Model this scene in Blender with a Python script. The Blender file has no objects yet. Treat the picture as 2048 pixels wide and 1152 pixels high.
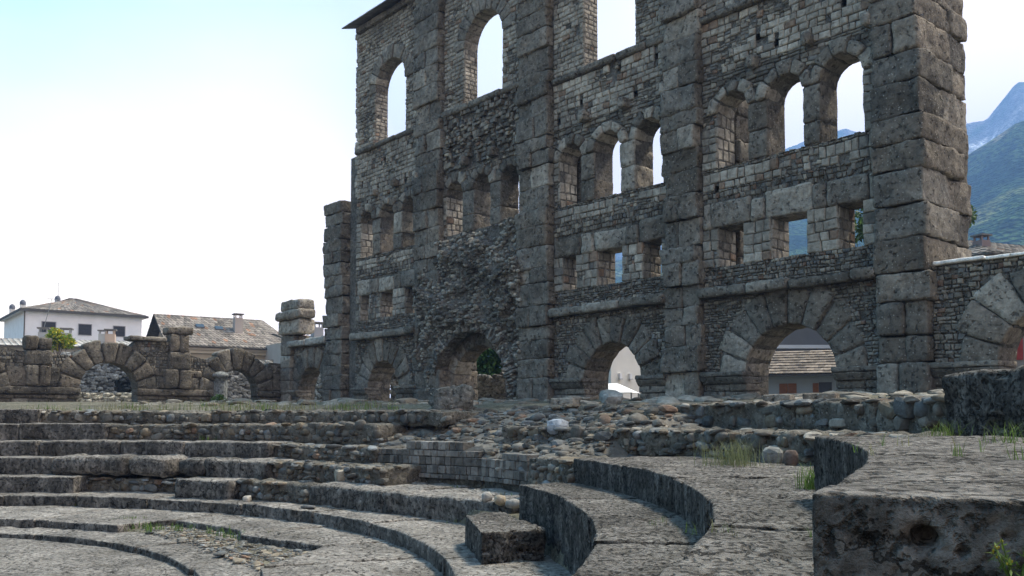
import bpy, math, random
import numpy as np
from mathutils import Vector
from mathutils.geometry import delaunay_2d_cdt

# ------------------------------------------------------------------ camera, sky, sun, exposure
SC = bpy.context.scene
COL = SC.collection
R_ = math.radians
FPX, YC, YH = 1790.0, 730.0, 828.0
PITCH = math.atan((YH - YC) / FPX)
cam = bpy.data.cameras.new('camera')
camo = bpy.data.objects.new('camera', cam); COL.objects.link(camo)
cam.sensor_width = 36.0; cam.lens = FPX * 36 / 2048
cam.shift_y = (YC - 576) / 2048.0
cam.clip_start = 0.05; cam.clip_end = 20000
camo.location = (0, 0, 0); camo.rotation_euler = (math.pi / 2 + PITCH, 0, 0)
SC.camera = camo

SUN_AZ, SUN_EL = 62.0, 62.0          # azimuth clockwise from +Y
world = bpy.data.worlds.new('World'); SC.world = world
world.use_nodes = True
wn = world.node_tree; wl = wn.links
for nd in list(wn.nodes): wn.nodes.remove(nd)
def N(tree, t, **kw):
    nd = tree.nodes.new(t)
    for k, v in kw.items(): setattr(nd, k, v)
    return nd
sky = N(wn, 'ShaderNodeTexSky', sky_type='NISHITA', sun_disc=False)
sky.sun_elevation = R_(SUN_EL); sky.sun_rotation = R_(SUN_AZ)
sky.dust_density = 1.5; sky.air_density = 1.0
tc = N(wn, 'ShaderNodeTexCoord')
sep = N(wn, 'ShaderNodeSeparateXYZ'); wl.new(tc.outputs['Generated'], sep.inputs[0])
noi = N(wn, 'ShaderNodeTexNoise'); noi.inputs['Scale'].default_value = 1.6
noi.inputs['Detail'].default_value = 6; noi.inputs['Roughness'].default_value = .5
mpp = N(wn, 'ShaderNodeMapping'); mpp.inputs['Scale'].default_value = (1, 1, 2.2)
wl.new(tc.outputs['Generated'], mpp.inputs[0]); wl.new(mpp.outputs[0], noi.inputs['Vector'])
# thin white cloud: thick towards the horizon and towards the sun side, thin at the upper left
mz = N(wn, 'ShaderNodeMath', operation='MULTIPLY_ADD'); mz.inputs[1].default_value = -2.9; mz.inputs[2].default_value = 2.0
wl.new(sep.outputs['Z'], mz.inputs[0])
mx = N(wn, 'ShaderNodeMath', operation='MULTIPLY_ADD'); mx.inputs[1].default_value = 1.3
wl.new(sep.outputs['X'], mx.inputs[0]); wl.new(mz.outputs[0], mx.inputs[2])
mnn = N(wn, 'ShaderNodeMath', operation='MULTIPLY_ADD'); mnn.inputs[1].default_value = .9
my = N(wn, 'ShaderNodeMath', operation='MULTIPLY_ADD'); my.inputs[1].default_value = -.40
wl.new(sep.outputs['Y'], my.inputs[0]); wl.new(mx.outputs[0], my.inputs[2])
wl.new(noi.outputs['Fac'], mnn.inputs[0]); wl.new(my.outputs[0], mnn.inputs[2])
rmp = N(wn, 'ShaderNodeMapRange'); rmp.inputs['From Min'].default_value = .15; rmp.inputs['From Max'].default_value = 1.25
wl.new(mnn.outputs[0], rmp.inputs['Value'])
skm = N(wn, 'ShaderNodeMix', data_type='RGBA')
skm.inputs['B'].default_value = (13.5, 12.6, 11.5, 1)
sk2 = N(wn, 'ShaderNodeMix', data_type='RGBA', blend_type='MULTIPLY'); sk2.inputs['Factor'].default_value = 1
sk2.inputs['B'].default_value = (1.75, 2.75, 2.45, 1)
wl.new(sky.outputs[0], sk2.inputs['A'])
# the cloud is brighter on the sun's side of the sky
b1n = N(wn, 'ShaderNodeMath', operation='MULTIPLY_ADD'); b1n.inputs[1].default_value = .34; b1n.inputs[2].default_value = .75
wl.new(sep.outputs['Y'], b1n.inputs[0])
b2n = N(wn, 'ShaderNodeMath', operation='MULTIPLY_ADD'); b2n.inputs[1].default_value = .5
wl.new(sep.outputs['X'], b2n.inputs[0]); wl.new(b1n.outputs[0], b2n.inputs[2])
b3n = N(wn, 'ShaderNodeMath', operation='MAXIMUM'); b3n.inputs[1].default_value = .3; wl.new(b2n.outputs[0], b3n.inputs[0])
cbw = N(wn, 'ShaderNodeCombineColor')
for k in range(3): wl.new(b3n.outputs[0], cbw.inputs[k])
cmx = N(wn, 'ShaderNodeMix', data_type='RGBA', blend_type='MULTIPLY'); cmx.inputs['Factor'].default_value = 1
cmx.inputs['A'].default_value = (14.2, 12.2, 10.7, 1); wl.new(cbw.outputs[0], cmx.inputs['B']); wl.new(cmx.outputs['Result'], skm.inputs['B'])
wl.new(rmp.outputs[0], skm.inputs['Factor']); wl.new(sk2.outputs['Result'], skm.inputs['A'])
bg = N(wn, 'ShaderNodeBackground'); bg.inputs['Strength'].default_value = .1
wl.new(skm.outputs['Result'], bg.inputs['Color'])
wo = N(wn, 'ShaderNodeOutputWorld'); wl.new(bg.outputs[0], wo.inputs['Surface'])

sun = bpy.data.lights.new('sun', 'SUN'); sun.energy = 5.0; sun.angle = R_(10); sun.color = (1, .87, .69)
suno = bpy.data.objects.new('sun', sun); COL.objects.link(suno)
sd = Vector((math.sin(R_(SUN_AZ)) * math.cos(R_(SUN_EL)), math.cos(R_(SUN_AZ)) * math.cos(R_(SUN_EL)), math.sin(R_(SUN_EL))))
suno.rotation_euler = sd.to_track_quat('Z', 'Y').to_euler(); suno.location = (40, 10, 60)
SC.view_settings.view_transform = 'Standard'; SC.view_settings.look = 'None'
SC.view_settings.exposure = 0.75; SC.view_settings.gamma = 1.0
SC.cycles.max_bounces = 5; SC.cycles.diffuse_bounces = 3; SC.cycles.volume_bounces = 0

# ------------------------------------------------------------------ helpers
rng = np.random.default_rng(7)
random.seed(7)

def ray(x, y):
    a = (x - 1024) / FPX; b = (YC - y) / FPX
    return np.array([a, math.cos(PITCH) - b * math.sin(PITCH), math.sin(PITCH) + b * math.cos(PITCH)])
def G(x, y, z): r = ray(x, y); return r * (z / r[2])
def Dp(x, y, d): r = ray(x, y); return r * (d / r[1])

def vnoise(P):
    P = np.asarray(P, float)
    i = np.floor(P).astype(np.int64); f = P - i; f = f * f * (3 - 2 * f)
    out = np.zeros(len(P))
    for dx in (0, 1):
        for dy in (0, 1):
            for dz in (0, 1):
                h = (i[:, 0] + dx) * 374761393 + (i[:, 1] + dy) * 668265263 + (i[:, 2] + dz) * 2147483647
                h = (h ^ (h >> 13)) * 1274126177
                h = (h ^ (h >> 16)) & 0xFFFFFF
                w = (f[:, 0] if dx else 1 - f[:, 0]) * (f[:, 1] if dy else 1 - f[:, 1]) * (f[:, 2] if dz else 1 - f[:, 2])
                out += w * (h / 0xFFFFFF * 2 - 1)
    return out
def fbm(P, oct=4, lac=2.1, gain=.5):
    P = np.asarray(P, float); a = 1.; s = 0; n = 0
    for k in range(oct):
        s = s + a * vnoise(P * lac ** k + 17.3 * k); n += a; a *= gain
    return s / n

class MB:
    def __init__(s): s.v = []; s.f = []; s.c = []; s.sm = []; s.n = 0
    def add(s, V, F, col, smooth=False):
        V = np.asarray(V, float)
        if len(V) == 0: return
        s.v.append(V)
        n = s.n
        s.f.extend([tuple(i + n for i in q) for q in F])
        s.sm.extend([smooth] * len(F))
        c = np.asarray(col, float)
        if c.ndim == 1: c = np.tile(c, (len(V), 1))
        s.c.append(c); s.n += len(V)
    def build(s, name, mat, parent=None, loc=None, rotz=None):
        me = bpy.data.meshes.new(name)
        if s.n:
            V = np.concatenate(s.v)
            me.from_pydata(V.tolist(), [], s.f); me.update()
            at = me.color_attributes.new('col', 'FLOAT_COLOR', 'POINT')
            C = np.clip(np.concatenate(s.c), 0, 1)
            at.data.foreach_set('color', np.c_[C, np.ones(len(C))].ravel())
            me.polygons.foreach_set('use_smooth', s.sm)
        me.materials.append(mat)
        o = bpy.data.objects.new(name, me); COL.objects.link(o)
        if parent: o.parent = parent
        if loc is not None: o.location = loc
        if rotz is not None: o.rotation_euler = (0, 0, rotz)
        return o

def tag(o, label=None, cat=None, group=None, kind=None):
    if label: o['label'] = label
    if cat: o['category'] = cat
    if group: o['group'] = group
    if kind: o['kind'] = kind
    return o
def empty(name, loc, rotz, label, cat, group=None):
    o = bpy.data.objects.new(name, None); COL.objects.link(o)
    o.location = loc; o.rotation_euler = (0, 0, rotz); o.empty_display_size = .3
    return tag(o, label, cat, group)

_rb = {}
def rbox_t(nx, ny, nz):
    k = (nx, ny, nz)
    if k in _rb: return _rb[k]
    idx = {}; I = []; F = []
    def vi(i, j, l):
        q = (i, j, l)
        if q not in idx: idx[q] = len(I); I.append(q)
        return idx[q]
    for a, b, c, na, nb, nc in ((0, 1, 2, nx, ny, nz), (1, 2, 0, ny, nz, nx), (2, 0, 1, nz, nx, ny)):
        for e in (0, nc):
            for i in range(na):
                for j in range(nb):
                    q = []
                    for di, dj in ((0, 0), (1, 0), (1, 1), (0, 1)):
                        p = [0, 0, 0]; p[a] = i + di; p[b] = j + dj; p[c] = e
                        q.append(vi(*p))
                    F.append(tuple(q) if e else tuple(reversed(q)))
    _rb[k] = (np.array(I), F)
    return _rb[k]

def block(mb, L, place, col, n=None, b=.04, amp=.02, freq=3., cell=.14, off=0., vary=.12, nmax=70, smooth=True, oct=4, pit=0., pfreq=14., extra=None):
    """rounded, weathered block of size L; place maps local coords to the thing's coords"""
    L = np.array(L, float)
    b = min(b, L.min() * .35)
    if n is None: n = [int(min(nmax, max(3, math.ceil(l / cell)))) for l in L]
    I, F = rbox_t(*n)
    P = np.empty((len(I), 3))
    for k in range(3):
        t = np.concatenate([[0], np.linspace(b, L[k] - b, n[k] - 1), [L[k]]])
        P[:, k] = t[I[:, k]]
    q = np.clip(P, b, L - b); d = P - q
    nr = d / np.maximum(np.linalg.norm(d, axis=1), 1e-9)[:, None]
    P = q + nr * b
    W = place(P)
    h = fbm(W * freq + off, oct) * amp * 1.6
    if pit:
        q = fbm(W * np.array([1, 1, 1.5]) * pfreq + off, 3)
        h = h - pit * np.clip((q - .22) * 4, 0, 1) * (1 - .35 * (nr[:, 2] > .7))
    if extra is not None: h = h + extra(W)
    W = place(P + nr * h[:, None])
    c = np.asarray(col) * (1 + vary * fbm(W * 2.3 + off + 5, 3)[:, None])
    mb.add(W, F, c, smooth)

def affine(o, ax, ay, az):
    M = np.array([ax, ay, az], float); o = np.array(o, float)
    return lambda P: o + P @ M
def boxat(x0, y0, z0): return affine((x0, y0, z0), (1, 0, 0), (0, 1, 0), (0, 0, 1))

ICO_V = ICO_F = None
def mkico():
    global ICO_V, ICO_F
    import bmesh
    bm = bmesh.new(); bmesh.ops.create_icosphere(bm, subdivisions=2, radius=1)
    ICO_V = np.array([v.co[:] for v in bm.verts]); ICO_F = [tuple(v.index for v in f.verts) for f in bm.faces]; bm.free()
mkico()
def cobble(mb, c, rad, col, rot=None, rough=.16, axes=None):
    V = ICO_V * (1 + rough * fbm(ICO_V * 1.3 + rng.uniform(-50, 50, 3), 2)[:, None] * 1.8)
    ang = rng.random() < .62
    V = np.sign(V) * np.abs(V) ** (.68 if ang else .86)
    V = V * np.array(rad)
    if axes is not None: V = V @ np.array(axes)
    a = rng.uniform(-.35, .35) if rot is None else rot
    if axes is None:
        a = rng.uniform(0, 6.28) if rot is None else rot
        ca, sa = math.cos(a), math.sin(a)
        V = np.c_[V[:, 0] * ca - V[:, 1] * sa, V[:, 0] * sa + V[:, 1] * ca, V[:, 2]]
        t = rng.uniform(-.35, .35); ct, st = math.cos(t), math.sin(t)
        V = np.c_[V[:, 0], V[:, 1] * ct - V[:, 2] * st, V[:, 1] * st + V[:, 2] * ct]
    mb.add(V + np.array(c), ICO_F, np.array(col) * (1 + .1 * fbm(V * 14, 2)[:, None]), not ang)

STF = [(8, 9, 10, 11), (4, 5, 9, 8), (5, 6, 10, 9), (6, 7, 11, 10), (7, 4, 8, 11),
       (0, 1, 5, 4), (1, 2, 6, 5), (2, 3, 7, 6), (3, 0, 4, 7)]
def stones(mb, rects, frame, cols, proud=.03, jit=.012, gap=.012, cham=.03, deep=.08):
    """many small facing stones; rects (N,4) a0,b0,a1,b1 in the wall's plane"""
    if not len(rects): return
    RC = np.array(rects); nR = len(RC); sd_ = rng.uniform(0, 40)
    CR = np.stack([RC[:, [0, 1]], RC[:, [2, 1]], RC[:, [2, 3]], RC[:, [0, 3]]], 1).reshape(-1, 2)
    W1 = fbm(np.c_[CR * np.array([.7, 1.3]), CR[:, 0] * 0 + 3.7], 3) * .06; W2 = fbm(np.c_[CR * 1.9, CR[:, 0] * 0 + 9.1], 2) * .035
    WP = np.c_[W2, W1].reshape(nR, 4, 2)
    for q_, ((a0, b0, a1, b1), col) in enumerate(zip(rects, cols)):
        g = gap * rng.uniform(.4, 1.3)
        A = np.array([[a0 + g, b0 + g], [a1 - g, b0 + g], [a1 - g, b1 - g], [a0 + g, b1 - g]])
        if a1 - a0 < 3 * g or b1 - b0 < 3 * g: continue
        A = A + rng.uniform(-jit, jit, (4, 2)) + WP[q_]
        m = A.mean(0); c = min(cham, .3 * min(a1 - a0, b1 - b0))
        B = m + (A - m) * (1 - 2 * c / np.maximum(np.ptp(A, axis=0), .02))
        p = proud * rng.uniform(.3, 1.2)
        tl = rng.uniform(-.5, .5, 2) * proud * .6
        pf = p + (B - m) @ (tl / max(a1 - a0, .05))
        Q = np.concatenate([np.c_[A, np.full(4, -deep)], np.c_[A, np.full(4, p - c * .8)], np.c_[B, pf]])
        mb.add(frame(Q), STF, col, False)

def fr_front(y0=0.): return lambda Q: np.c_[Q[:, 0], y0 - Q[:, 2], Q[:, 1]]
def fr_left(xl): return lambda Q: np.c_[xl + Q[:, 2], Q[:, 0], Q[:, 1]]     # jamb facing +x
def fr_right(xr): return lambda Q: np.c_[xr - Q[:, 2], Q[:, 0], Q[:, 1]]    # jamb facing -x

def inpoly(p, poly):
    x, y = p; r = False; n = len(poly)
    for i in range(n):
        x1, y1 = poly[i]; x2, y2 = poly[(i + 1) % n]
        if (y1 > y) != (y2 > y) and x < (x2 - x1) * (y - y1) / (y2 - y1) + x1: r = not r
    return r
def panel(mb, outer, holes, y0, y1, col, pts=None, disp=None):
    """solid wall plate in the x-z plane with holes cut through, front at y0 and back at y1"""
    loops = [outer] + list(holes)
    vs = []; ed = []
    for lp in loops:
        s = len(vs); vs += [Vector(p) for p in lp]
        ed += [(s + i, s + (i + 1) % len(lp)) for i in range(len(lp))]
    if pts is not None: vs += [Vector(p) for p in pts]
    V, E2, F, *_ = delaunay_2d_cdt(vs, ed, [], 0, 1e-5)
    V = np.array([v[:] for v in V]); keep = []
    for f in F:
        m = V[list(f)].mean(0)
        if inpoly(m, outer) and not any(inpoly(m, h) for h in holes): keep.append(tuple(f))
    fy = np.full(len(V), y0)
    if disp is not None: fy = y0 - disp(V)
    nV = len(V)
    A = np.c_[V[:, 0], fy, V[:, 1]]; B = np.c_[V[:, 0], np.full(nV, y1), V[:, 1]]
    cnt = {}
    for f in keep:
        for i in range(len(f)):
            a, b = f[i], f[(i + 1) % len(f)]
            cnt[(a, b)] = 1
    side = [(a, b, b + nV, a + nV) for (a, b) in cnt if (b, a) not in cnt]
    FF = [f[::-1] for f in keep] + [tuple(i + nV for i in f) for f in keep] + side
    mb.add(np.concatenate([A, B]), FF, col, False)

def arch_poly(xc, r, z0, zs, n=14):
    return [(xc - r, z0), (xc + r, z0)] + [(xc + r * math.cos(t), zs + r * math.sin(t)) for t in np.linspace(0, math.pi, n)]
def rect_poly(x0, x1, z0, z1): return [(x0, z0), (x1, z0), (x1, z1), (x0, z1)]

def voussoirs(mb, xc, zs, ri, ro, n, y0, y1, colf, a0=0., a1=180., rag=.12, amp=.02, b=.04, cell=.16, skip=()):
    da = R_(a1 - a0) / n
    for k in range(n):
        if k in skip: continue
        t0 = R_(a1) - k * da; w = da * ri
        h = (ro - ri) * (1 + rng.uniform(-rag, rag)); pr = rng.uniform(-.03, .05); off = rng.uniform(0, 50)
        g = .012
        def pl(P, t0=t0, w=w):
            th = t0 - (P[:, 0] + g) / ((w) / da) ; rr = ri + P[:, 1]
            return np.c_[xc + rr * np.cos(th), P[:, 2] + y0 - pr, zs + rr * np.sin(th)]
        block(mb, (w - 2 * g, h, y1 - y0 + pr), pl, colf(), b=b, amp=amp, cell=cell, off=off)

# ------------------------------------------------------------------ materials
def stone_mat(name, scale=1., speck=.35, pits=.5, bump=.6, lichen=.25, rough=.95, fine=1.0, con=1., crust_shade=0., bdist=.045, pw=0., crack=0.):
    m = bpy.data.materials.new(name); m.use_nodes = True
    t = m.node_tree; L = t.links
    bs = t.nodes['Principled BSDF']; bs.inputs['Roughness'].default_value = rough
    bs.inputs['Specular IOR Level'].default_value = .15
    at = N(t, 'ShaderNodeAttribute', attribute_name='col')
    tcn = N(t, 'ShaderNodeTexCoord')
    def noise(s, d=6, r=.6):
        q = N(t, 'ShaderNodeTexNoise'); q.inputs['Scale'].default_value = s * scale
        q.inputs['Detail'].default_value = d; q.inputs['Roughness'].default_value = r
        L.new(tcn.outputs['Object'], q.inputs['Vector']); return q
    def rng_(src, a, b, c, d):
        q = N(t, 'ShaderNodeMapRange'); q.inputs['From Min'].default_value = a; q.inputs['From Max'].default_value = b
        q.inputs['To Min'].default_value = c; q.inputs['To Max'].default_value = d
        L.new(src, q.inputs['Value']); return q.outputs[0]
    def mul(A, fac):
        q = N(t, 'ShaderNodeMix', data_type='RGBA', blend_type='MULTIPLY'); q.inputs['Factor'].default_value = 1
        L.new(A, q.inputs['A'])
        cmb = N(t, 'ShaderNodeCombineColor')
        for k in range(3): L.new(fac, cmb.inputs[k])
        L.new(cmb.outputs[0], q.inputs['B']); return q.outputs['Result']
    n1 = noise(1.1, 5); n2 = noise(9 * fine, 8, .7); n3 = noise(38 * fine, 5, .7)
    c = mul(at.outputs['Color'], rng_(n1.outputs['Fac'], .3, .7, 1 - .3 * con, 1 + .3 * con))
    c = mul(c, rng_(n2.outputs['Fac'], .3, .72, 1 - .4 * con, 1 + .42 * con))
    vo = N(t, 'ShaderNodeTexVoronoi'); vo.inputs['Scale'].default_value = 26 * scale * fine
    L.new(tcn.outputs['Object'], vo.inputs['Vector'])
    # pebbles in the puddingstone: pale dots
    pb = rng_(vo.outputs['Distance'], .16, .30, speck, 0.)
    sel = N(t, 'ShaderNodeSeparateColor'); L.new(vo.outputs['Color'], sel.inputs[0])
    thr = rng_(sel.outputs[0], .62, .72, 0., 1.)
    pm = N(t, 'ShaderNodeMath', operation='MULTIPLY'); L.new(pb, pm.inputs[0]); L.new(thr, pm.inputs[1])
    mixp = N(t, 'ShaderNodeMix', data_type='RGBA'); mixp.inputs['B'].default_value = (.5, .48, .43, 1)
    L.new(pm.outputs[0], mixp.inputs['Factor']); L.new(c, mixp.inputs['A']); c = mixp.outputs['Result']
    # lichen patches
    ln = noise(3.1, 7, .75)
    lf = rng_(ln.outputs['Fac'], .56, .7, 0., lichen)
    ml = N(t, 'ShaderNodeMix', data_type='RGBA'); ml.inputs['B'].default_value = (.36, .35, .31, 1)
    L.new(lf, ml.inputs['Factor']); L.new(c, ml.inputs['A']); c = ml.outputs['Result']
    # pits
    pn = noise(17 * fine, 4, .55)
    pf = rng_(pn.outputs['Fac'], .30 + pw, .42 + pw, 0., 1.)
    c = mul(c, rng_(pf, 0, 1, 1 - pits * .7, 1.))
    if crack:      # soil patches and open cracks
        so = noise(1.9, 8, .72); sf = rng_(so.outputs['Fac'], .54, .68, 0., .55)
        ms_ = N(t, 'ShaderNodeMix', data_type='RGBA'); ms_.inputs['B'].default_value = (.085, .07, .05, 1)
        L.new(sf, ms_.inputs['Factor']); L.new(c, ms_.inputs['A']); c = ms_.outputs['Result']
        wv = noise(3., 5, .6); va_ = N(t, 'ShaderNodeVectorMath', operation='MULTIPLY_ADD'); va_.inputs[1].default_value = (.5, .5, .5)
        L.new(wv.outputs['Color'], va_.inputs[0]); L.new(tcn.outputs['Object'], va_.inputs[2])
        ve = N(t, 'ShaderNodeTexVoronoi', feature='DISTANCE_TO_EDGE'); ve.inputs['Scale'].default_value = 1.15; L.new(va_.outputs[0], ve.inputs['Vector'])
        gm_ = noise(.8, 3, .5); th = rng_(gm_.outputs['Fac'], .42, .6, 0., .016)
        ck = N(t, 'ShaderNodeMath', operation='GREATER_THAN'); L.new(ve.outputs['Distance'], ck.inputs[0]); L.new(th, ck.inputs[1])
        c = mul(c, rng_(ck.outputs[0], 0, 1, 1 - crack, 1.))
    if crust_shade:      # black weathering runs and patches, plus shade painted into the colour of upright faces
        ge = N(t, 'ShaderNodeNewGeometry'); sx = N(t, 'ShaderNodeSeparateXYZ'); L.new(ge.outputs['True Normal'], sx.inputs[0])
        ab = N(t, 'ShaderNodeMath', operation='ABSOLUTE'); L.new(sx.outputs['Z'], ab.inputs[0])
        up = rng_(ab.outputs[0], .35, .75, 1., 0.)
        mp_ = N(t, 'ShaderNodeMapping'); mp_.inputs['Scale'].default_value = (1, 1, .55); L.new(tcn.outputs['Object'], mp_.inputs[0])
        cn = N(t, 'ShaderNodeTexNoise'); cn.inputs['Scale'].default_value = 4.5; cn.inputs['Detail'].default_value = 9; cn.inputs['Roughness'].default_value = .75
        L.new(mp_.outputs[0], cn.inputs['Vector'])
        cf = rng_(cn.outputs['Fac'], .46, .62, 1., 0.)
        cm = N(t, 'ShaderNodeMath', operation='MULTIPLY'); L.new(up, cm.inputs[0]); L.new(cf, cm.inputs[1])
        c = mul(c, rng_(cm.outputs[0], 0, 1, 1., 1 - crust_shade))
    L.new(c, bs.inputs['Base Color'])
    a1 = N(t, 'ShaderNodeMath', operation='MULTIPLY_ADD'); a1.inputs[1].default_value = .5
    L.new(n3.outputs['Fac'], a1.inputs[0]); L.new(n2.outputs['Fac'], a1.inputs[2])
    a2 = N(t, 'ShaderNodeMath', operation='MULTIPLY_ADD'); a2.inputs[1].default_value = pits
    L.new(pf, a2.inputs[0]); L.new(a1.outputs[0], a2.inputs[2])
    bp = N(t, 'ShaderNodeBump'); bp.inputs['Strength'].default_value = bump; bp.inputs['Distance'].default_value = bdist / fine
    L.new(a2.outputs[0], bp.inputs['Height']); L.new(bp.outputs[0], bs.inputs['Normal'])
    return m
M_BLOCK = stone_mat('puddingstone', scale=.55, speck=.55, pits=.75, bump=1., lichen=.28, con=1.3, bdist=.09)
M_MASON = stone_mat('masonry_stone', scale=.7, speck=.1, pits=.45, bump=.7, lichen=.14, con=1.15)
M_TREAD = stone_mat('seat_stone', scale=.8, speck=.22, pits=.95, bump=1., lichen=.4, con=1.6, crust_shade=.62, fine=1.5, crack=.7, pw=.03)
M_NEAR = stone_mat('near_seat_stone', scale=1.6, speck=.3, pits=1., bump=1., lichen=.36, con=1.5, crust_shade=.66, crack=.7, pw=.07, bdist=.06)
M_COB = stone_mat('cobble_stone', scale=.9, speck=.12, pits=.2, bump=.4, lichen=.22)
M_MORT = stone_mat('old_mortar', scale=1., speck=.5, pits=.8, bump=1., lichen=.25, con=1.5, bdist=.08)
M_DIRT = stone_mat('dirt', scale=1.1, speck=.5, pits=.6, bump=1., lichen=.3, con=1.7)
M_SLATE = stone_mat('slate', scale=.5, speck=0, pits=.1, bump=.3, lichen=.3, rough=.8)

def plain(name, rgb, rough=.8, var=.12, sc=4., metal=0., spec=.3, use_col=False, bump=.1, trans=0.):
    m = bpy.data.materials.new(name); m.use_nodes = True
    t = m.node_tree; L = t.links; bs = t.nodes['Principled BSDF']
    bs.inputs['Roughness'].default_value = rough; bs.inputs['Metallic'].default_value = metal
    bs.inputs['Specular IOR Level'].default_value = spec
    tcn = N(t, 'ShaderNodeTexCoord'); q = N(t, 'ShaderNodeTexNoise'); q.inputs['Scale'].default_value = sc; q.inputs['Detail'].default_value = 6
    L.new(tcn.outputs['Object'], q.inputs['Vector'])
    rg = N(t, 'ShaderNodeMapRange'); rg.inputs['From Min'].default_value = .3; rg.inputs['From Max'].default_value = .7
    rg.inputs['To Min'].default_value = 1 - var; rg.inputs['To Max'].default_value = 1 + var
    L.new(q.outputs['Fac'], rg.inputs['Value'])
    mm = N(t, 'ShaderNodeMix', data_type='RGBA', blend_type='MULTIPLY'); mm.inputs['Factor'].default_value = 1
    if use_col:
        at = N(t, 'ShaderNodeAttribute', attribute_name='col'); L.new(at.outputs['Color'], mm.inputs['A'])
    else: mm.inputs['A'].default_value = (*rgb, 1)
    cb = N(t, 'ShaderNodeCombineColor')
    for k in range(3): L.new(rg.outputs[0], cb.inputs[k])
    L.new(cb.outputs[0], mm.inputs['B']); L.new(mm.outputs['Result'], bs.inputs['Base Color'])
    if bump:
        bp = N(t, 'ShaderNodeBump'); bp.inputs['Strength'].default_value = bump; bp.inputs['Distance'].default_value = .02
        L.new(q.outputs['Fac'], bp.inputs['Height']); L.new(bp.outputs[0], bs.inputs['Normal'])
    if trans:
        tr = N(t, 'ShaderNodeBsdfTranslucent'); L.new(mm.outputs['Result'], tr.inputs['Color'])
        ms = N(t, 'ShaderNodeMixShader'); ms.inputs[0].default_value = trans
        L.new(bs.outputs[0], ms.inputs[1]); L.new(tr.outputs[0], ms.inputs[2])
        L.new(ms.outputs[0], t.nodes['Material Output'].inputs['Surface'])
    return m
M_LEAF = plain('leaf', None, .6, .25, 9, use_col=True, bump=0, trans=.35)
M_PAINT = plain('plaster', None, .9, .06, 1.2, use_col=True)
M_GLASS = plain('dark_glass', (.03, .035, .045), .15, .1, spec=.5, bump=0)
M_WOOD = plain('painted_wood', None, .7, .15, 6, use_col=True)
M_METAL = plain('grey_metal', (.25, .26, .27), .5, .1, metal=.6)
M_BARK = plain('bark', (.07, .05, .035), .95, .3, 12, bump=.5)

BLK = (.182, .163, .138); LGT = (.37, .335, .285); MORT = (.15, .14, .125)
def cblk(s=.24):
    k = 1 + rng.uniform(-s, s); w = rng.uniform(-.03, .03)
    c = np.array(BLK) * k * np.array([1 + w, 1, 1 - w])
    if rng.random() < .07: c = np.array(LGT) * rng.uniform(.75, 1.)
    return c
def cbig(p=.35): return np.array(LGT) * rng.uniform(.7, 1.05) if rng.random() < p else cblk()
def cash(x, z):
    k = .5 + .5 * float(fbm([[x * .55, z * .9, 3.1]], 3)[0]) * 1.6
    k = min(1, max(0, k)) ; base = np.array((.40, .365, .31)) * k + np.array((.21, .192, .165)) * (1 - k)
    r = rng.random()
    c = base * rng.uniform(.8, 1.18)
    if r < .045: c = np.array((.24, .175, .13)) * rng.uniform(.7, 1.1)
    elif r < .12: c = np.array((.18, .165, .145)) * rng.uniform(.8, 1.2)
    return c
def crub(x=0, z=0):
    r = rng.random()
    c = np.array((.165, .150, .128)) * rng.uniform(.6, 1.45)
    if r < .12: c = np.array((.30, .27, .22)) * rng.uniform(.7, 1.1)
    elif r < .22: c = np.array((.145, .145, .14)) * rng.uniform(.8, 1.3)
    elif r < .25: c = np.array((.20, .135, .10)) * rng.uniform(.7, 1.1)
    return c
def ccob():
    r = rng.random(); k = rng.uniform(.55, 1.4)
    for p, c in ((.44, (.14, .132, .118)), (.62, (.20, .17, .13)), (.78, (.125, .13, .13)), (.82, (.17, .12, .09)), (.93, (.155, .165, .17)), (1.1, (.25, .23, .20))):
        if r < p: return np.array(c) * k * .85

def rows(z0, z1, x0, x1, h, lr, forb=(), hv=.15, drop=0.):
    out = []; z = z0
    while z < z1 - .03:
        hh = h * (1 + rng.uniform(-hv, hv)); zt = min(z1, z + hh)
        if z1 - zt < h * .45: zt = z1
        iv = [(x0, x1)]
        for f in forb:
            ab = [f(q) for q in np.linspace(z + .01, zt - .01, 3)]; ab = [q for q in ab if q]
            if not ab: continue
            a = min(q[0] for q in ab); b = max(q[1] for q in ab); nv = []
            for p, q in iv:
                if b <= p or a >= q: nv.append((p, q)); continue
                if a > p: nv.append((p, a))
                if b < q: nv.append((b, q))
            iv = nv
        for p, q in iv:
            x = p
            while x < q - .04:
                l = rng.uniform(*lr); xe = x + l
                if q - xe < lr[0] * .6: xe = q
                if rng.random() >= drop: out.append((x, z, min(xe, q), zt))
                x = xe
        z = zt
    return out
def f_arch(xc, r, ro, z0, zs):
    def f(z):
        if z < z0: return None
        if z < zs: return (xc - r, xc + r)
        d = ro * ro - (z - zs) ** 2
        return (xc - math.sqrt(d), xc + math.sqrt(d)) if d > 0 else None
    return f
def f_rect(x0, x1, z0, z1): return lambda z: (x0, x1) if z0 <= z <= z1 else None

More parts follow.
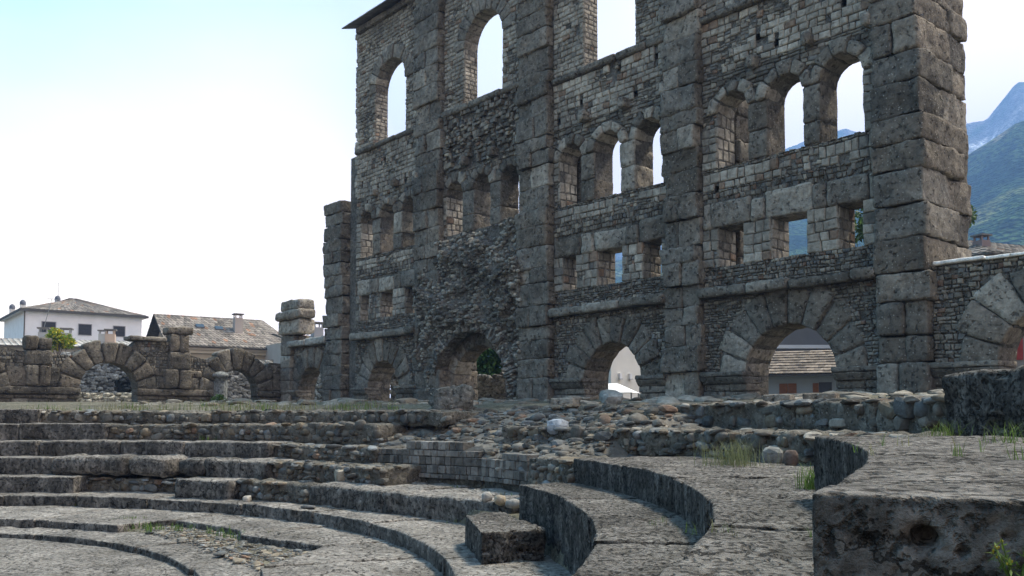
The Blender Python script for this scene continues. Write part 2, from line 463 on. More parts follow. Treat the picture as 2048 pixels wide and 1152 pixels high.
def ashlar(mb, z0, z1, x0, x1, forb=(), frame=None, h=.2, lr=(.17, .36), drop=.02, proud=.035):
    rc = rows(z0, z1, x0, x1, h, lr, forb, drop=drop)
    good = []; worn = []
    nv = fbm(np.array([[a * .75 + 11, b_ * 1.1, 5.5] for a, b_, _, _ in rc]), 3) if rc else []
    for q, v in zip(rc, nv):
        if v > .19 and frame is None and rng.random() < .85:      # facing fallen away: small rubble shows
            a0, b0, a1, b1 = q; m = max(1, int((a1 - a0) / .13)); zs = [b0, (b0 + b1) / 2 + rng.uniform(-.02, .02), b1]
            for k in range(m):
                for l in range(2):
                    if rng.random() < .85: worn.append((a0 + (a1 - a0) * k / m, zs[l], a0 + (a1 - a0) * (k + 1) / m, zs[l + 1]))
        else: good.append(q)
    stones(mb, good, frame or fr_front(), [cash(a, b) for a, b, _, _ in good], proud=proud, jit=.017, cham=.03)
    stones(mb, worn, fr_front(.03), [crub() * 1.25 for _ in worn], proud=.03, jit=.022, cham=.022)
def rubble(mb, z0, z1, x0, x1, forb=(), frame=None, h=.095, lr=(.08, .2), drop=.1, proud=.024):
    rc = rows(z0, z1, x0, x1, h, lr, forb, hv=.4, drop=drop)
    stones(mb, rc, frame or fr_front(), [crub(a, b) for a, b, _, _ in rc], proud=proud, jit=.02, cham=.022)
def pocket(mb, x, z, w, h, y0, d):
    V = [(x, y0, z), (x + w, y0, z), (x + w, y0, z + h), (x, y0, z + h), (x, y0 + d, z), (x + w, y0 + d, z), (x + w, y0 + d, z + h), (x, y0 + d, z + h)]
    mb.add(V, [(0, 1, 5, 4), (1, 2, 6, 5), (2, 3, 7, 6), (3, 0, 4, 7), (4, 5, 6, 7)], np.array(MORT) * .8)

# ------------------------------------------------------------------ the theatre facade
AZ = 49.3; DF = 21.0
NV = np.array([math.sin(R_(AZ)), math.cos(R_(AZ)), 0]); UV = np.array([math.cos(R_(AZ)), -math.sin(R_(AZ)), 0])
FO = NV * DF                                     # local frame: x = along the wall, y = away, z up (eye level = 0)
ZB = .42
ftheatre = empty('theatre_facade', tuple(FO + UV * -22) , R_(-AZ),
                 'tall ruined Roman theatre facade of dark puddingstone with four storeys of empty windows', 'ruin')
XO = -22.0
class Shift:
    """things built in wall coordinates are shifted so that the root stands in the middle of the wall base"""
def fin(mb, name, mat, parent):
    for v in mb.v: v[:, 0] -= XO
    return mb.build(name, mat, parent)
def finp(mb, name, mat, parent): return mb.build(name, mat, parent)

def buttress(x0, x1, z0, z1, prot=.28, seed=0, course=.64, skipf=None):
    mb = MB(); z = z0; k = 0
    while z < z1 - .2:
        h = course * rng.uniform(.72, 1.3)
        if z1 - (z + h) < .35: h = z1 - z
        jx = rng.uniform(-.07, .07); p = prot + rng.uniform(-.09, .1)
        w = x1 - x0
        if rng.random() < .38:
            s = rng.uniform(.38, .62)
            for a, b_ in ((0, s), (s, 1)):
                pp = p + rng.uniform(-.06, .05)
                block(mb, (w * (b_ - a) - .015, pp + .45, h - .006), boxat(x0 + jx + w * a, -pp, z), cblk(), b=.03, amp=.05, freq=2.3, cell=.085, oct=5, off=rng.uniform(0, 90))
        else:
            dw = rng.uniform(-.04, .06)
            block(mb, (w + dw, p + .45, h - .006), boxat(x0 + jx - dw / 2, -p, z), cblk(), b=.05, amp=.07, freq=2.1, cell=.085, oct=5, off=rng.uniform(0, 90))
        z += h; k += 1
    return mb

BUT = [(-37.72, -36.1, ZB, 9.9), (-30.3, -28.6, ZB, 17.5), (-23.8, -22.2, ZB, 17.5), (-17.2, -15.9, ZB, 17.5)]
for i, (a, b_, z0, z1) in enumerate(BUT):
    o = fin(buttress(a, b_, z0, z1), 'buttress', M_BLOCK, ftheatre)
for a, b_ in ((-30.5, -28.95), (-24.0, -21.75), (-17.4, -15.3)):
    mb = MB(); z = ZB
    while z < 10.2:
        h = rng.uniform(.5, .8); block(mb, (b_ - a + rng.uniform(-.05, .05), 1.15, h - .01), boxat(a, .9, z), cblk(), b=.06, amp=.05, cell=.16, off=rng.uniform(0, 90)); z += h
    fin(mb, 'rear_buttress', M_BLOCK, ftheatre)
# the end pier: a deep pier of big blocks closing the wall on the right
mb = MB(); z = ZB
while z < 17.3:
    h = rng.uniform(.58, .86)
    bat = max(0, (z - 1)) * .012
    x0 = -10.62 + .0 * z; x1 = -9.36 - bat
    j = lambda s=.05: rng.uniform(-s, s)
    if z < 3.2:
        if rng.random() < .5:
            block(mb, (x1 - x0 + .1, .8, h - .015), boxat(x0 + j(), -.3 + j(.04), z), cblk(), b=.05, amp=.06, freq=1.8, cell=.1, off=rng.uniform(0, 90))
        else:
            s = rng.uniform(.4, .6) * (x1 - x0)
            block(mb, (s - .01, .8, h - .015), boxat(x0 + j(), -.3 + j(.06), z), cbig(.3), b=.07, amp=.04, cell=.12, off=rng.uniform(0, 90))
            block(mb, (x1 - x0 - s, .8, h - .015), boxat(x0 + s + j(.02), -.3 + j(.06), z), cblk(), b=.07, amp=.04, cell=.12, off=rng.uniform(0, 90))
        block(mb, (x1 - x0, 2.2, h - .01), boxat(x0 + j(.02), .4, z), cblk(), b=.06, amp=.05, cell=.16, off=rng.uniform(0, 90))
    else:
        s = rng.choice([1.0, 1.5, 1.9]); L0 = 2.75 + j(.1)
        if rng.random() < .35:
            q = rng.uniform(.4, .55) * (x1 - x0)
            block(mb, (q - .01, s + .3, h - .015), boxat(x0 + j(.04), -.3 + j(.06), z), cbig(.4), b=.07, amp=.04, cell=.11, off=rng.uniform(0, 90))
            block(mb, (x1 - x0 - q, s + .3, h - .015), boxat(x0 + q, -.3 + j(.06), z), cblk(), b=.07, amp=.05, cell=.11, off=rng.uniform(0, 90))
        else:
            block(mb, (x1 - x0 + .06 + j(.06), s + .3, h - .015), boxat(x0 + j(.03), -.3 + j(.05), z), cblk(), b=.05, amp=.07, freq=2.1, cell=.085, oct=5, off=rng.uniform(0, 90))
        block(mb, (x1 - x0 + j(.09), L0 - s - .3, h - .02), boxat(x0, s + .01, z), cblk(), b=.035, amp=.08, freq=2., cell=.09, oct=5, off=rng.uniform(0, 90))
    z += h
fin(mb, 'end_pier', M_BLOCK, ftheatre)

# levels
Z_IMP0, Z_IMP1, Z_COR0, Z_COR1 = .86, 1.18, 3.30, 3.60
Z_SQ0, Z_SQ1, Z_LIN1 = 4.18, 5.32, 6.04
Z_ARS, Z_ASP = 7.04, 8.62
T_LOW, T_MID, T_TOP = 1.15, .85, .65
ZTOP = 17.72

def corniche(x0, x1, z0, z1, y0, y1, parent, name, cf=None, n=None, mat=None, amp=.03):
    mb = MB(); x = x0
    while x < x1 - .05:
        l = rng.uniform(1.1, 2.0); xe = x + l
        if x1 - xe < .5: xe = x1
        block(mb, (xe - x - .015, y1 - y0, z1 - z0 + rng.uniform(-.04, .03)), boxat(x, y0 + rng.uniform(-.04, .04), z0 + rng.uniform(-.015, .015)), (cf or cbig)(), b=.08, amp=amp, freq=2.5, cell=.13, off=rng.uniform(0, 90))
        x = xe
    return fin(mb, name, mat or M_BLOCK, parent)

def impost(mb, x0, x1, y1=.6):
    "slab with a sloping underside on two courses of blocks"
    b0 = .13
    block(mb, (x1 - x0, y1 + b0 + .12, .13), boxat(x0, -b0 - .12, Z_IMP1 - .13), cblk(), b=.03, amp=.02, cell=.14, off=rng.uniform(0, 90))
    def pl(P, x0=x0, w=x1 - x0):
        s = (1 - P[:, 2] / .2) * .13 * (P[:, 1] < .1)
        return np.c_[x0 + P[:, 0], -b0 - .1 + P[:, 1] + s, Z_IMP0 - .02 + P[:, 2]]
    block(mb, (x1 - x0, y1 + b0 + .1, .2), pl, cblk(), b=.03, amp=.015, cell=.14, off=rng.uniform(0, 90))
    z = ZB
    for h in (.22, .22):
        x = x0
        while x < x1 - .05:
            xe = min(x1, x + rng.uniform(.5, 1.1));
            if x1 - xe < .3: xe = x1
            block(mb, (xe - x - .012, y1 + .05, h - .012), boxat(x, -.06 + rng.uniform(-.03, .03), z), cblk(), b=.04, amp=.02, cell=.14, off=rng.uniform(0, 90))
            x = xe
        z += h

def bay(x0, x1, ground, arcade, squares, window, sill_z, top_style='ashlar', special=None):
    root = None
    # mortar core in three storeys, each a plate with its openings cut through
    core = MB(); gxc, gr, gzs = ground
    y0 = .04
    gy = .40 if special == 'rubble' else y0
    panel(core, rect_poly(x0 - .6, x1 + .6, ZB - .3, 3.45), [arch_poly(gxc, gr, ZB - .1, gzs)], gy, T_LOW, MORT)
    holes = [arch_poly(c, r, Z_ARS, Z_ASP, 10) for c, r in arcade] + [rect_poly(a, b_, Z_SQ0, Z_SQ1) for a, b_ in squares]
    pk = []
    if special != 'rubble':
        for q in range(9):
            px = rng.uniform(x0 + .2, x1 - .4); pz = (9.95, 10.35, 6.3, 11.0, 9.8)[q % 5] + rng.uniform(-.08, .08)
            if all(abs(px - a) > .5 for a, _ in pk): pk.append((px, pz))
        for px, pz in pk: holes.append(rect_poly(px, px + .14, pz, pz + .17))
    panel(core, rect_poly(x0 - .6, x1 + .6, 3.45, sill_z), holes, y0, T_MID, MORT)
    for px, pz in pk: pocket(core, px, pz, .14, .17, y0 - .03, .4)
    wc, wr, wzs = window
    panel(core, rect_poly(x0 - .6 if x0 > -35 else x0, x1 + .6, sill_z, ZTOP), [arch_poly(wc, wr, sill_z + .25, wzs)], y0, T_TOP, MORT)
    root = fin(core, 'wall_bay', M_MORT, ftheatre)

    # facing stones
    ms = MB()
    fg = f_arch(gxc, gr, gr + .85, ZB, gzs)
    farc = [f_arch(c, r, r + .30, Z_ARS, Z_ASP) for c, r in arcade]
    fsq = [f_rect(a, b_, Z_SQ0 - .01, Z_SQ1) for a, b_ in squares]
    fw = f_arch(wc, wr, wr + .55, sill_z + .2, wzs)
    fpk = [f_rect(px, px + .14, pz - .04, pz + .2) for px, pz in pk]
    if special != 'rubble':
        rubble(ms, Z_IMP1, Z_COR0, x0, x1, [fg])
        rubble(ms, Z_COR1, Z_SQ0, x0, x1, h=.09)
        ashlar(ms, Z_SQ0, Z_SQ1, x0, x1, fsq, h=.27, lr=(.22, .4))
        split = Z_LIN1 + rng.uniform(.2, .45)
        rubble(ms, Z_LIN1, split, x0, x1, fpk, h=.12)
        ashlar(ms, split, Z_ARS - .12, x0, x1, fpk)
        rubble(ms, Z_ARS - .12, Z_ARS, x0, x1, h=.06)
        # above the arcade
        rubble(ms, Z_ASP, 9.75, x0, x1, farc, h=.13, lr=(.14, .4))
        ashlar(ms, 9.75, sill_z, x0, x1, fpk, h=.2)
    else:
        rubble(ms, 7.0, Z_ASP + .9, x0, x1, farc, h=.12)
        rubble(ms, Z_COR0 + .2, Z_LIN1, x0, x1, fsq)
        rubble(ms, 9.6, sill_z, x0, x1, h=.14, lr=(.1, .3), drop=.35, proud=.12)
    # side strips of the arcade
    xs = sorted([x0] + [v for c, r in arcade for v in (c - r, c + r)] + [x1])
    for a, b_ in ((xs[0], xs[1]), (xs[-2], xs[-1])):
        if b_ - a > .12: ashlar(ms, Z_ARS, Z_ASP, a, b_, h=.24, lr=(.2, .36))
    ashlar(ms, sill_z + .25, ZTOP - .15, x0, x1, [fw], h=.17, lr=(.16, .36), proud=.03)
    # jambs
    for c, r in arcade[:1]: ashlar(ms, Z_ARS, Z_ASP, .02, T_MID, frame=fr_left(c - r), h=.3, proud=.02)
    for c, r in arcade[-1:]: ashlar(ms, Z_ARS, Z_ASP, .02, T_MID, frame=fr_right(c + r), h=.3, proud=.02)
    for a, b_ in squares:
        ashlar(ms, Z_SQ0, Z_SQ1, .02, T_MID, frame=fr_left(a), h=.27, proud=.02)
        ashlar(ms, Z_SQ0, Z_SQ1, .02, T_MID, frame=fr_right(b_), h=.27, proud=.02)
    ashlar(ms, sill_z + .25, wzs, .02, T_TOP, frame=fr_left(wc - wr), h=.17, proud=.02)
    ashlar(ms, sill_z + .25, wzs, .02, T_TOP, frame=fr_right(wc + wr), h=.17, proud=.02)
    fin(ms, 'facing_stones', M_MASON, root)

    # ground arch
    if special != 'rubble':
        va = MB()
        voussoirs(va, gxc, gzs, gr - .015, gr + .95, 10, -.03, T_LOW + .02, cblk, rag=.16, amp=.03, b=.06, cell=.15)
        fin(va, 'ground_arch', M_BLOCK, root)
        for a, b_ in ((x0, gxc - gr + .1), (gxc + gr - .02, x1)):
            im = MB(); impost(im, a, b_); fin(im, 'impost', M_BLOCK, root)
        corniche(x0 - .05, x1 + .05, Z_COR0, Z_COR1, -.34, .3, root, 'cornice')
    # lintel blocks over the square windows
    lb = MB(); cuts = [x0]
    for a, b_ in squares: cuts += [a - rng.uniform(.12, .3), b_ + rng.uniform(.12, .3)]
    cuts = [c for c in cuts if c < x1 - .2] + [x1]
    for a, b_ in zip(cuts[:-1], cuts[1:]):
        if b_ - a < .1: continue
        block(lb, (b_ - a - .012, .75, Z_LIN1 - Z_SQ1 + rng.uniform(-.1, .06)), boxat(a, -.05 + rng.uniform(-.04, .03), Z_SQ1 - .01), cbig(.18), b=.07, amp=.045, freq=2.4, cell=.12, off=rng.uniform(0, 90))
    if special != 'rubble': fin(lb, 'lintel_course', M_BLOCK, root)
    # arcade: piers and arches
    ar = MB()
    lit = .45 if special is None else .3
    for (c0, r0), (c1, r1) in zip(arcade[:-1], arcade[1:]):
        a = c0 + r0; b_ = c1 - r1; zm = Z_ARS + rng.uniform(.6, 1.0)
        for za, zb in ((Z_ARS, zm), (zm, Z_ASP)):
            block(ar, (b_ - a + .02, T_MID + .06, zb - za - .01), boxat(a - .01 + rng.uniform(-.02, .02), -.04, za), cbig(.2), b=.05, amp=.03, cell=.11, off=rng.uniform(0, 90))
    for c, r in arcade:
        voussoirs(ar, c, Z_ASP, r - .015, r + .34, 5, -.06, T_MID, lambda: cbig(lit), rag=.18, amp=.03, b=.05, cell=.11)
    fin(ar, 'arcade', M_BLOCK, root)
    # corbel stubs above the arcade piers
    for c, r in arcade[:3]:
        cb = MB()
        w = rng.uniform(.22, .34)
        block(cb, (w, .62, .34), boxat(c + r + .1, -.3, 9.62 + rng.uniform(-.05, .12)), cbig(.5), b=.06, amp=.05, cell=.07, off=rng.uniform(0, 90))
        fin(cb, 'corbel', M_BLOCK, root)
    # sill and upper window
    corniche(x0 - .02, x1 + .02, sill_z, sill_z + .24, -.13, .5, root, 'sill_course', lambda: cblk(.1), amp=.012)
    uw = MB()
    voussoirs(uw, wc, wzs, wr - .012, wr + .62, 11, -.03, T_TOP, lambda: cblk() * 1.25, rag=.12, amp=.015, b=.03, cell=.14)
    fin(uw, 'window_arch', M_BLOCK, root)
    return root

b1 = bay(-35.3, -30.25, (-33.0, 1.2, 1.1), [(-34.38, .50), (-32.72, .52), (-31.05, .52)],
         [(-34.92, -34.2), (-33.22, -32.25), (-31.3, -30.6)], (-32.57, 1.2, 14.35), 11.82)
b2 = bay(-28.6, -23.8, (-26.75, 1.65, 1.0), [(-27.88, .54), (-26.13, .5), (-24.53, .5)], [], (-26.12, 1.15, 14.3), 11.82, special='rubble')
b3 = bay(-22.2, -17.2, (-19.55, 1.22, 1.08), [(-21.38, .53), (-19.66, .57), (-17.93, .55)],
         [(-21.73, -21.13), (-20.14, -19.05), (-18.2, -17.48)], (-19.58, 1.13, 14.3), 11.36)
b4 = bay(-15.9, -10.6, (-13.18, 1.37, 1.04), [(-14.83, .54), (-13.15, .55), (-11.53, .59)],
         [(-15.37, -14.53), (-13.63, -12.57), (-11.69, -11.02)], (-13.05, 1.1, 14.2), 11.4)
for o, l in ((b2, 'bay with a torn rubble core hanging over the ground arch'),): o['label'] = l

# torn rubble core over the arch of the second bay
rc = MB()
xa, za, ra = -26.7, .95, 2.2
left = [(-29.95, ZB - .1), (-30.05, 2.0), (-29.75, 3.9), (-30.0, 5.0), (-29.4, 6.2), (-28.9, 6.9)]
top = [(-28.0, 6.85), (-27.0, 7.1), (-26.0, 7.05), (-24.9, 7.12), (-24.0, 7.05)]
right = [(-23.6, 6.3), (-23.65, 3.0), (-23.7, ZB - .1)]
arc = [(xa + ra, ZB - .1)] + [(xa + ra * math.cos(t) * (1 + .02 * math.sin(9 * t)), za + ra * math.sin(t)) for t in np.linspace(0, math.pi, 26)] + [(xa - ra, ZB - .1)]
outer = left + top + right + arc
ip = [(x + rng.uniform(-.05, .05), z + rng.uniform(-.05, .05)) for x in np.arange(-30, -23.6, .13) for z in np.arange(ZB, 7.1, .13)]
ip = [p for p in ip if inpoly(p, outer)]
def dsp(V):
    z = V[:, 1]; P = np.c_[V[:, 0], z, z * 0]
    base = .02 + .34 * np.clip((4.2 - np.abs(z - 4.3)) / 4.2, 0, 1) * np.clip((7.2 - z) / 1.2, 0, 1)
    led = .16 * (np.sin(z * 2.1 + V[:, 0] * .9) > .3) * (z > 3.4)
    return base + led + .34 * fbm(P * 1.3, 3) + .2 * fbm(P * 4.2 + 9, 3)
panel(rc, outer, [], -.0, .42, (.155, .145, .13), pts=ip, disp=dsp)
for k in range(1500):
    p = ip[rng.integers(len(ip))]
    yy = -float(dsp(np.array([p]))[0])
    s = rng.uniform(.03, .11)
    cobble(rc, (p[0], yy - .0, p[1]), (s * 1.3, s, s * .7), np.array((.25, .24, .21)) * rng.uniform(.5, 1.7), rough=.35)
for t in np.linspace(R_(2), R_(178), 64):
    l = rng.uniform(.3, .62); w = rng.uniform(.05, .1)
    tt = t + rng.uniform(-.01, .01); ca, sa = math.cos(tt), math.sin(tt)
    x, z = xa + (ra - .03) * ca, za + (ra - .03) * sa
    yy = -float(dsp(np.array([[xa + (ra + .2) * ca, za + (ra + .2) * sa]]))[0]) - .06
    block(rc, (w, l, .45), affine((x, yy, z), (sa, 0, -ca), (ca, 0, sa), (0, 1, 0)), np.array((.24, .23, .21)) * rng.uniform(.6, 1.35), n=(3, 4, 4), b=.02, amp=.03, freq=6, off=rng.uniform(0, 90))
rub = fin(rc, 'rubble_core', M_MORT, b2)
va = MB()
voussoirs(va, -26.75, 1.0, 1.63, 2.2, 9, .35, T_LOW + .02, cblk, rag=.05, amp=.02, b=.04)
z = ZB
for h in (.3, .3):
    for xj, w in ((-29.2, .85), (-25.1, .9)):
        block(va, (w, T_LOW - .3, h - .01), boxat(xj, .33, z), cblk(), b=.04, amp=.02, off=rng.uniform(0, 90))
    z += h
fin(va, 'ground_arch', M_BLOCK, b2)
# ragged left edge of the upper wall
mb = MB(); z = 9.9
while z < ZTOP - .2:
    h = rng.uniform(.16, .3); l = rng.uniform(.18, .5)
    block(mb, (l, T_TOP + .05, h - .01), boxat(-35.3 - l * rng.uniform(.35, .6), .0, z), cash(-35, z), n=(3, 4, 3), b=.03, amp=.03, off=rng.uniform(0, 90)); z += h
fin(mb, 'quoin_edge', M_MASON, b1)
# thin protecting roof along the wall top
rf = MB()
for k, x in enumerate(np.arange(-35.75, -9.0, .55)):
    for s, (ya, yb, zu, zv) in enumerate(((-.62, .35, 0.0, .30), (.35, 1.3, .30, 0.0))):
        dz = rng.uniform(0, .02)
        V = [(x, ya, ZTOP + zu + dz), (x + .57, ya, ZTOP + zu + .012), (x + .57, yb, ZTOP + zv + .012), (x, yb, ZTOP + zv + dz)]
        V += [(a, b_, c + .05) for a, b_, c in V]
        rf.add(V, [(0, 1, 2, 3), (7, 6, 5, 4), (0, 4, 5, 1), (1, 5, 6, 2), (2, 6, 7, 3), (3, 7, 4, 0)], np.array((.15, .14, .13)) * rng.uniform(.7, 1.2))
roof = fin(rf, 'roof', M_SLATE, ftheatre)
rb = MB(); x = -35.2
while x < -9.5:
    l = rng.uniform(.8, 1.5); block(rb, (l - .01, .95, .26), boxat(x, -.2, ZTOP - .27), cblk(), b=.05, amp=.03, off=rng.uniform(0, 90)); x += l
fin(rb, 'roof_course', M_BLOCK, ftheatre)

# ------------------------------------------------------------------ lower walls either side
def bigcourses(mb, z0, z1, x0, x1, forb, h=.5, lr=(.5, 1.1), y1=.6, amp=.03, cf=cblk):
    for (a, za, b_, zb) in rows(z0, z1, x0, x1, h, lr, forb, hv=.15):
        if b_ - a < .08: continue
        block(mb, (b_ - a - .015, y1 + .05, zb - za - .015), boxat(a, -.05 + rng.uniform(-.04, .04), za), cf(), b=.06, amp=amp, cell=.13, off=rng.uniform(0, 90))

# right: a low arched wall with a pale coping
rw = empty('ruined_wall', tuple(FO + UV * XO), R_(-AZ), 'low dark rubble wall with a pale coping and an arch, right of the tall facade', 'wall')
c_ = MB(); gxc, gr, gzs = -6.6, 1.35, 1.05
panel(c_, rect_poly(-9.3, -2.2, ZB - .3, 3.45), [arch_poly(gxc, gr, ZB - .1, gzs)], .05, .9, MORT)
fin(c_, 'wall_core', M_MORT, rw)
ms = MB(); rubble(ms, Z_IMP1, 3.42, -9.35, -2.2, [f_arch(gxc, gr, gr + .8, ZB, gzs)], h=.11); fin(ms, 'facing_stones', M_MASON, rw)
va = MB(); voussoirs(va, gxc, gzs, gr - .015, gr + .98, 9, -.06, .92, cblk, rag=.16, amp=.03, b=.06); fin(va, 'arch', M_BLOCK, rw)
for a, b_ in ((-9.4, gxc - gr + .1), (gxc + gr - .1, -2.2)):
    im = MB(); impost(im, a, b_, .8); fin(im, 'impost', M_BLOCK, rw)
corniche(-9.3, -2.2, 3.45, 3.56, -.08, 1.0, rw, 'coping', lambda: np.array((.8, .78, .74)), amp=.015, mat=M_MASON)

# left of the facade: a short arched wall with a stub of a pillar at the corner
lw = empty('ruined_wall', tuple(FO + UV * XO), R_(-AZ), 'short wall with a small arch and a broken pillar stub, left end of the tall facade', 'wall')
c_ = MB(); gxc, gr, gzs = -39.35, 1.28, 1.0
panel(c_, rect_poly(-42.2, -37.3, ZB - .3, 3.35), [arch_poly(gxc, gr, ZB - .1, gzs)], .05, .85, MORT)
fin(c_, 'wall_core', M_MORT, lw)
ms = MB(); rubble(ms, Z_IMP1, 3.3, -42.2, -37.6, [f_arch(gxc, gr, gr + .85, ZB, gzs)], h=.14); fin(ms, 'facing_stones', M_MASON, lw)
va = MB(); voussoirs(va, gxc, gzs, gr - .015, gr + .95, 9, -.05, .87, cblk, rag=.12, amp=.03, b=.06); fin(va, 'arch', M_BLOCK, lw)
for a, b_ in ((-42.2, gxc - gr + .1), (gxc + gr - .1, -37.6)):
    im = MB(); impost(im, a, b_); fin(im, 'impost', M_BLOCK, lw)
corniche(-41.4, -37.6, 3.32, 3.66, -.35, .7, lw, 'coping', lambda: np.array((.40, .385, .35)), amp=.03)
pm = MB()
for (a, b_, z0, z1, y0) in ((-42.35, -40.95, 3.3, 4.0, -.2), (-42.5, -40.2, 4.0, 4.75, -.3), (-42.6, -39.9, 4.75, 5.2, -.45), (-42.2, -40.3, 5.2, 5.75, -.3)):
    block(pm, (b_ - a, .95, z1 - z0 - .01), boxat(a, y0, z0), cblk() * 1.15, b=.12, amp=.07, freq=1.8, cell=.1, off=rng.uniform(0, 90))
z = ZB
while z < 3.2:
    block(pm, (1.1, .6, .62), boxat(-42.35, -.22, z), cblk(), b=.06, amp=.03, off=rng.uniform(0, 90)); z += .63
fin(pm, 'pillar_stub', M_BLOCK, lw)

# far left: ruined arcade at right angles to the facade
CORN = FO + UV * -42.33
la = empty('ruined_arcade', tuple(CORN), R_(90 - AZ), 'low ruined stone arcade with two bare arches and broken tops at left', 'ruin')
arL = [(-8.5, 1.25, 1.08), (-2.5, 1.1, 1.12), (-14.6, 1.2, 1.05)]
prof = [(-19, ZB - .3), (.3, ZB - .3), (.3, 2.55), (-.7, 2.6), (-1.2, 2.35), (-3.7, 2.5), (-4.4, 2.7), (-4.85, 2.8), (-4.9, 3.3), (-6.0, 3.4), (-7.3, 3.35), (-7.9, 2.7), (-9.2, 2.6), (-9.9, 2.45), (-10.8, 2.6), (-12.2, 2.7), (-13.2, 2.95), (-15, 3.0), (-19, 3.0)]
c_ = MB(); panel(c_, prof, [arch_poly(c, r, ZB - .1, s) for c, r, s in arL], .05, .8, MORT); finp(c_, 'wall_core', M_MORT, la)
fb = [f_arch(c, r, r + .8, ZB, s) for c, r, s in arL]
for za, a, b_ in ((2.6, -12.9, -9.4), (3.35, -7.3, -5.9), (2.65, -4.9, -3.4), (2.5, -1.2, .2), (2.95, -18, -14.6), (2.95, -14.6, -12.9)):
    ms = MB(); rubble(ms, 2.0, za, a, b_, fb, h=.12); finp(ms, 'facing_stones', M_MASON, la)
for a, b_ in ((-18, -14.6), (-14.6, -8.5), (-8.5, -2.5), (-2.5, .2)):
    bc = MB(); bigcourses(bc, ZB, Z_IMP0, a, b_, [f_rect(c - r, c + r, 0, 9) for c, r, s in arL], h=.24, cf=lambda: cblk() * .75)
    bigcourses(bc, Z_IMP1, 2.05, a, b_, fb, h=.6, lr=(.5, 1.0), cf=lambda: cblk() * .8)
    finp(bc, 'block_courses', M_BLOCK, la)
for c, r, s in arL:
    va = MB(); voussoirs(va, c, s, r - .015, r + .92, 9, -.08, .82, lambda: cblk() * .78, rag=.14, amp=.035, b=.07); finp(va, 'arch', M_BLOCK, la)
for a, b_ in ((-13.4, -9.7), (-7.3, -3.5), (-1.5, .2)):
    im = MB(); block(im, (b_ - a, .8, .3), boxat(a, -.16, Z_IMP0), cblk() * .75, b=.05, amp=.03, off=rng.uniform(0, 90))
    finp(im, 'impost', M_BLOCK, la)
for sp in ([(-11.95, -11.45, 2.75, 3.35), (-11.4, -10.9, 2.75, 3.3), (-11.95, -10.9, 2.1, 2.75), (-11.9, -11.4, 1.2, 2.1), (-11.35, -10.95, 1.2, 2.1)],
           [(-6.0, -4.75, 3.75, 4.12), (-5.85, -5.4, 2.95, 3.75), (-5.4, -4.95, 2.9, 3.75), (-5.9, -4.85, 2.1, 2.95), (-6.1, -5.45, 1.2, 2.1), (-5.4, -4.8, 1.2, 2.1)]):
    pm = MB()
    for a, b_, z0, z1 in sp: block(pm, (b_ - a - .01, .75, z1 - z0 - .01), boxat(a, -.22, z0), cblk() * .8, b=.09, amp=.05, off=rng.uniform(0, 90))
    finp(pm, 'buttress', M_BLOCK, la)
pm = MB(); block(pm, (1.7, .95, .2), boxat(-7.7, -.2, 3.38), cblk() * .8, b=.05, amp=.03); finp(pm, 'cap_slab', M_BLOCK, la)

# ------------------------------------------------------------------ ground and stepped seating
CX, CY = -10.83, 8.33
def polar(R, ph): return np.array([CX + R * math.cos(ph), CY + R * math.sin(ph)])
def phi_at(x, R):
    r = ray(x, 930); d = r[:2] / np.hypot(r[0], r[1]); o = np.array([-CX, -CY])
    b_ = o @ d; c = o @ o - R * R; t = -b_ + math.sqrt(max(0, b_ * b_ - c))
    p = d * t + o
    return math.atan2(p[1], p[0])
PROF = [(0, -2.14), (7.7, -2.14), (8.3, -2.12), (8.4, -2.0), (10.8, -1.99), (10.9, -1.8), (11.5, -1.78), (11.6, -1.46), (12.2, -1.44), (12.3, -1.1), (13.1, -1.08), (13.2, -.78), (13.9, -.76), (14.0, -.42), (14.7, -.4), (14.9, -.1), (15.3, .02), (17, .22), (20, .36), (25, .42), (60, .42), (140, .42), (370, .2)]
def gz(R, ph):
    z = np.interp(R, [p[0] for p in PROF], [p[1] for p in PROF])
    k = np.clip((R_(-24) - ph) / R_(6), 0, 1) * (R < 17)
    z = np.where(k > 0, np.minimum(z, -.78 * k + z * (1 - k)), z)
    w = np.clip((R_(54) - ph) / R_(2), 0, 1) * (R < 12.95)
    z = np.where(w > 0, np.minimum(z, -1.46 * w + z * (1 - w)), z)
    m = np.clip((R_(31) - ph) / R_(5), 0, 1) * np.clip((ph - R_(-40)) / R_(10), 0, 1)
    lo = np.interp(R, [13.3, 15.6, 15.9, 16.6, 17.2, 19], [-.78, -.74, -.36, -.3, .12, .3])
    return np.where((m > 0) & (R > 13.3) & (R < 19), np.minimum(z, lo * m + z * (1 - m)), z)
g = MB(); Rs = sorted(set([p[0] for p in PROF] + list(np.arange(7, 16, .35)) + list(np.arange(16, 30, .7)) + list(np.arange(30, 60, 3)) + [80, 110, 250, 370])); Rs = Rs[1:]
PHS = np.linspace(-math.pi, math.pi, 361)
V = [(CX, CY, -2.14)]
for r in Rs:
    zz = gz(np.full(361, r), PHS)
    for p, z in zip(PHS[:-1], zz[:-1]): V.append((CX + r * math.cos(p), CY + r * math.sin(p), z))
V = np.array(V); V[:, 2] += .05 * fbm(V * .9, 4) * (np.hypot(V[:, 0] - CX, V[:, 1] - CY) > 13.6)
F = [(0, 1 + i, 1 + (i + 1) % 360) for i in range(360)]
for k in range(len(Rs) - 1):
    a = 1 + k * 360; b_ = a + 360
    F += [(a + i, b_ + i, b_ + (i + 1) % 360, a + (i + 1) % 360) for i in range(360)]
g.add(V, F, np.array((.125, .115, .085)), True)
tag(g.build('ground', M_DIRT), kind='structure')

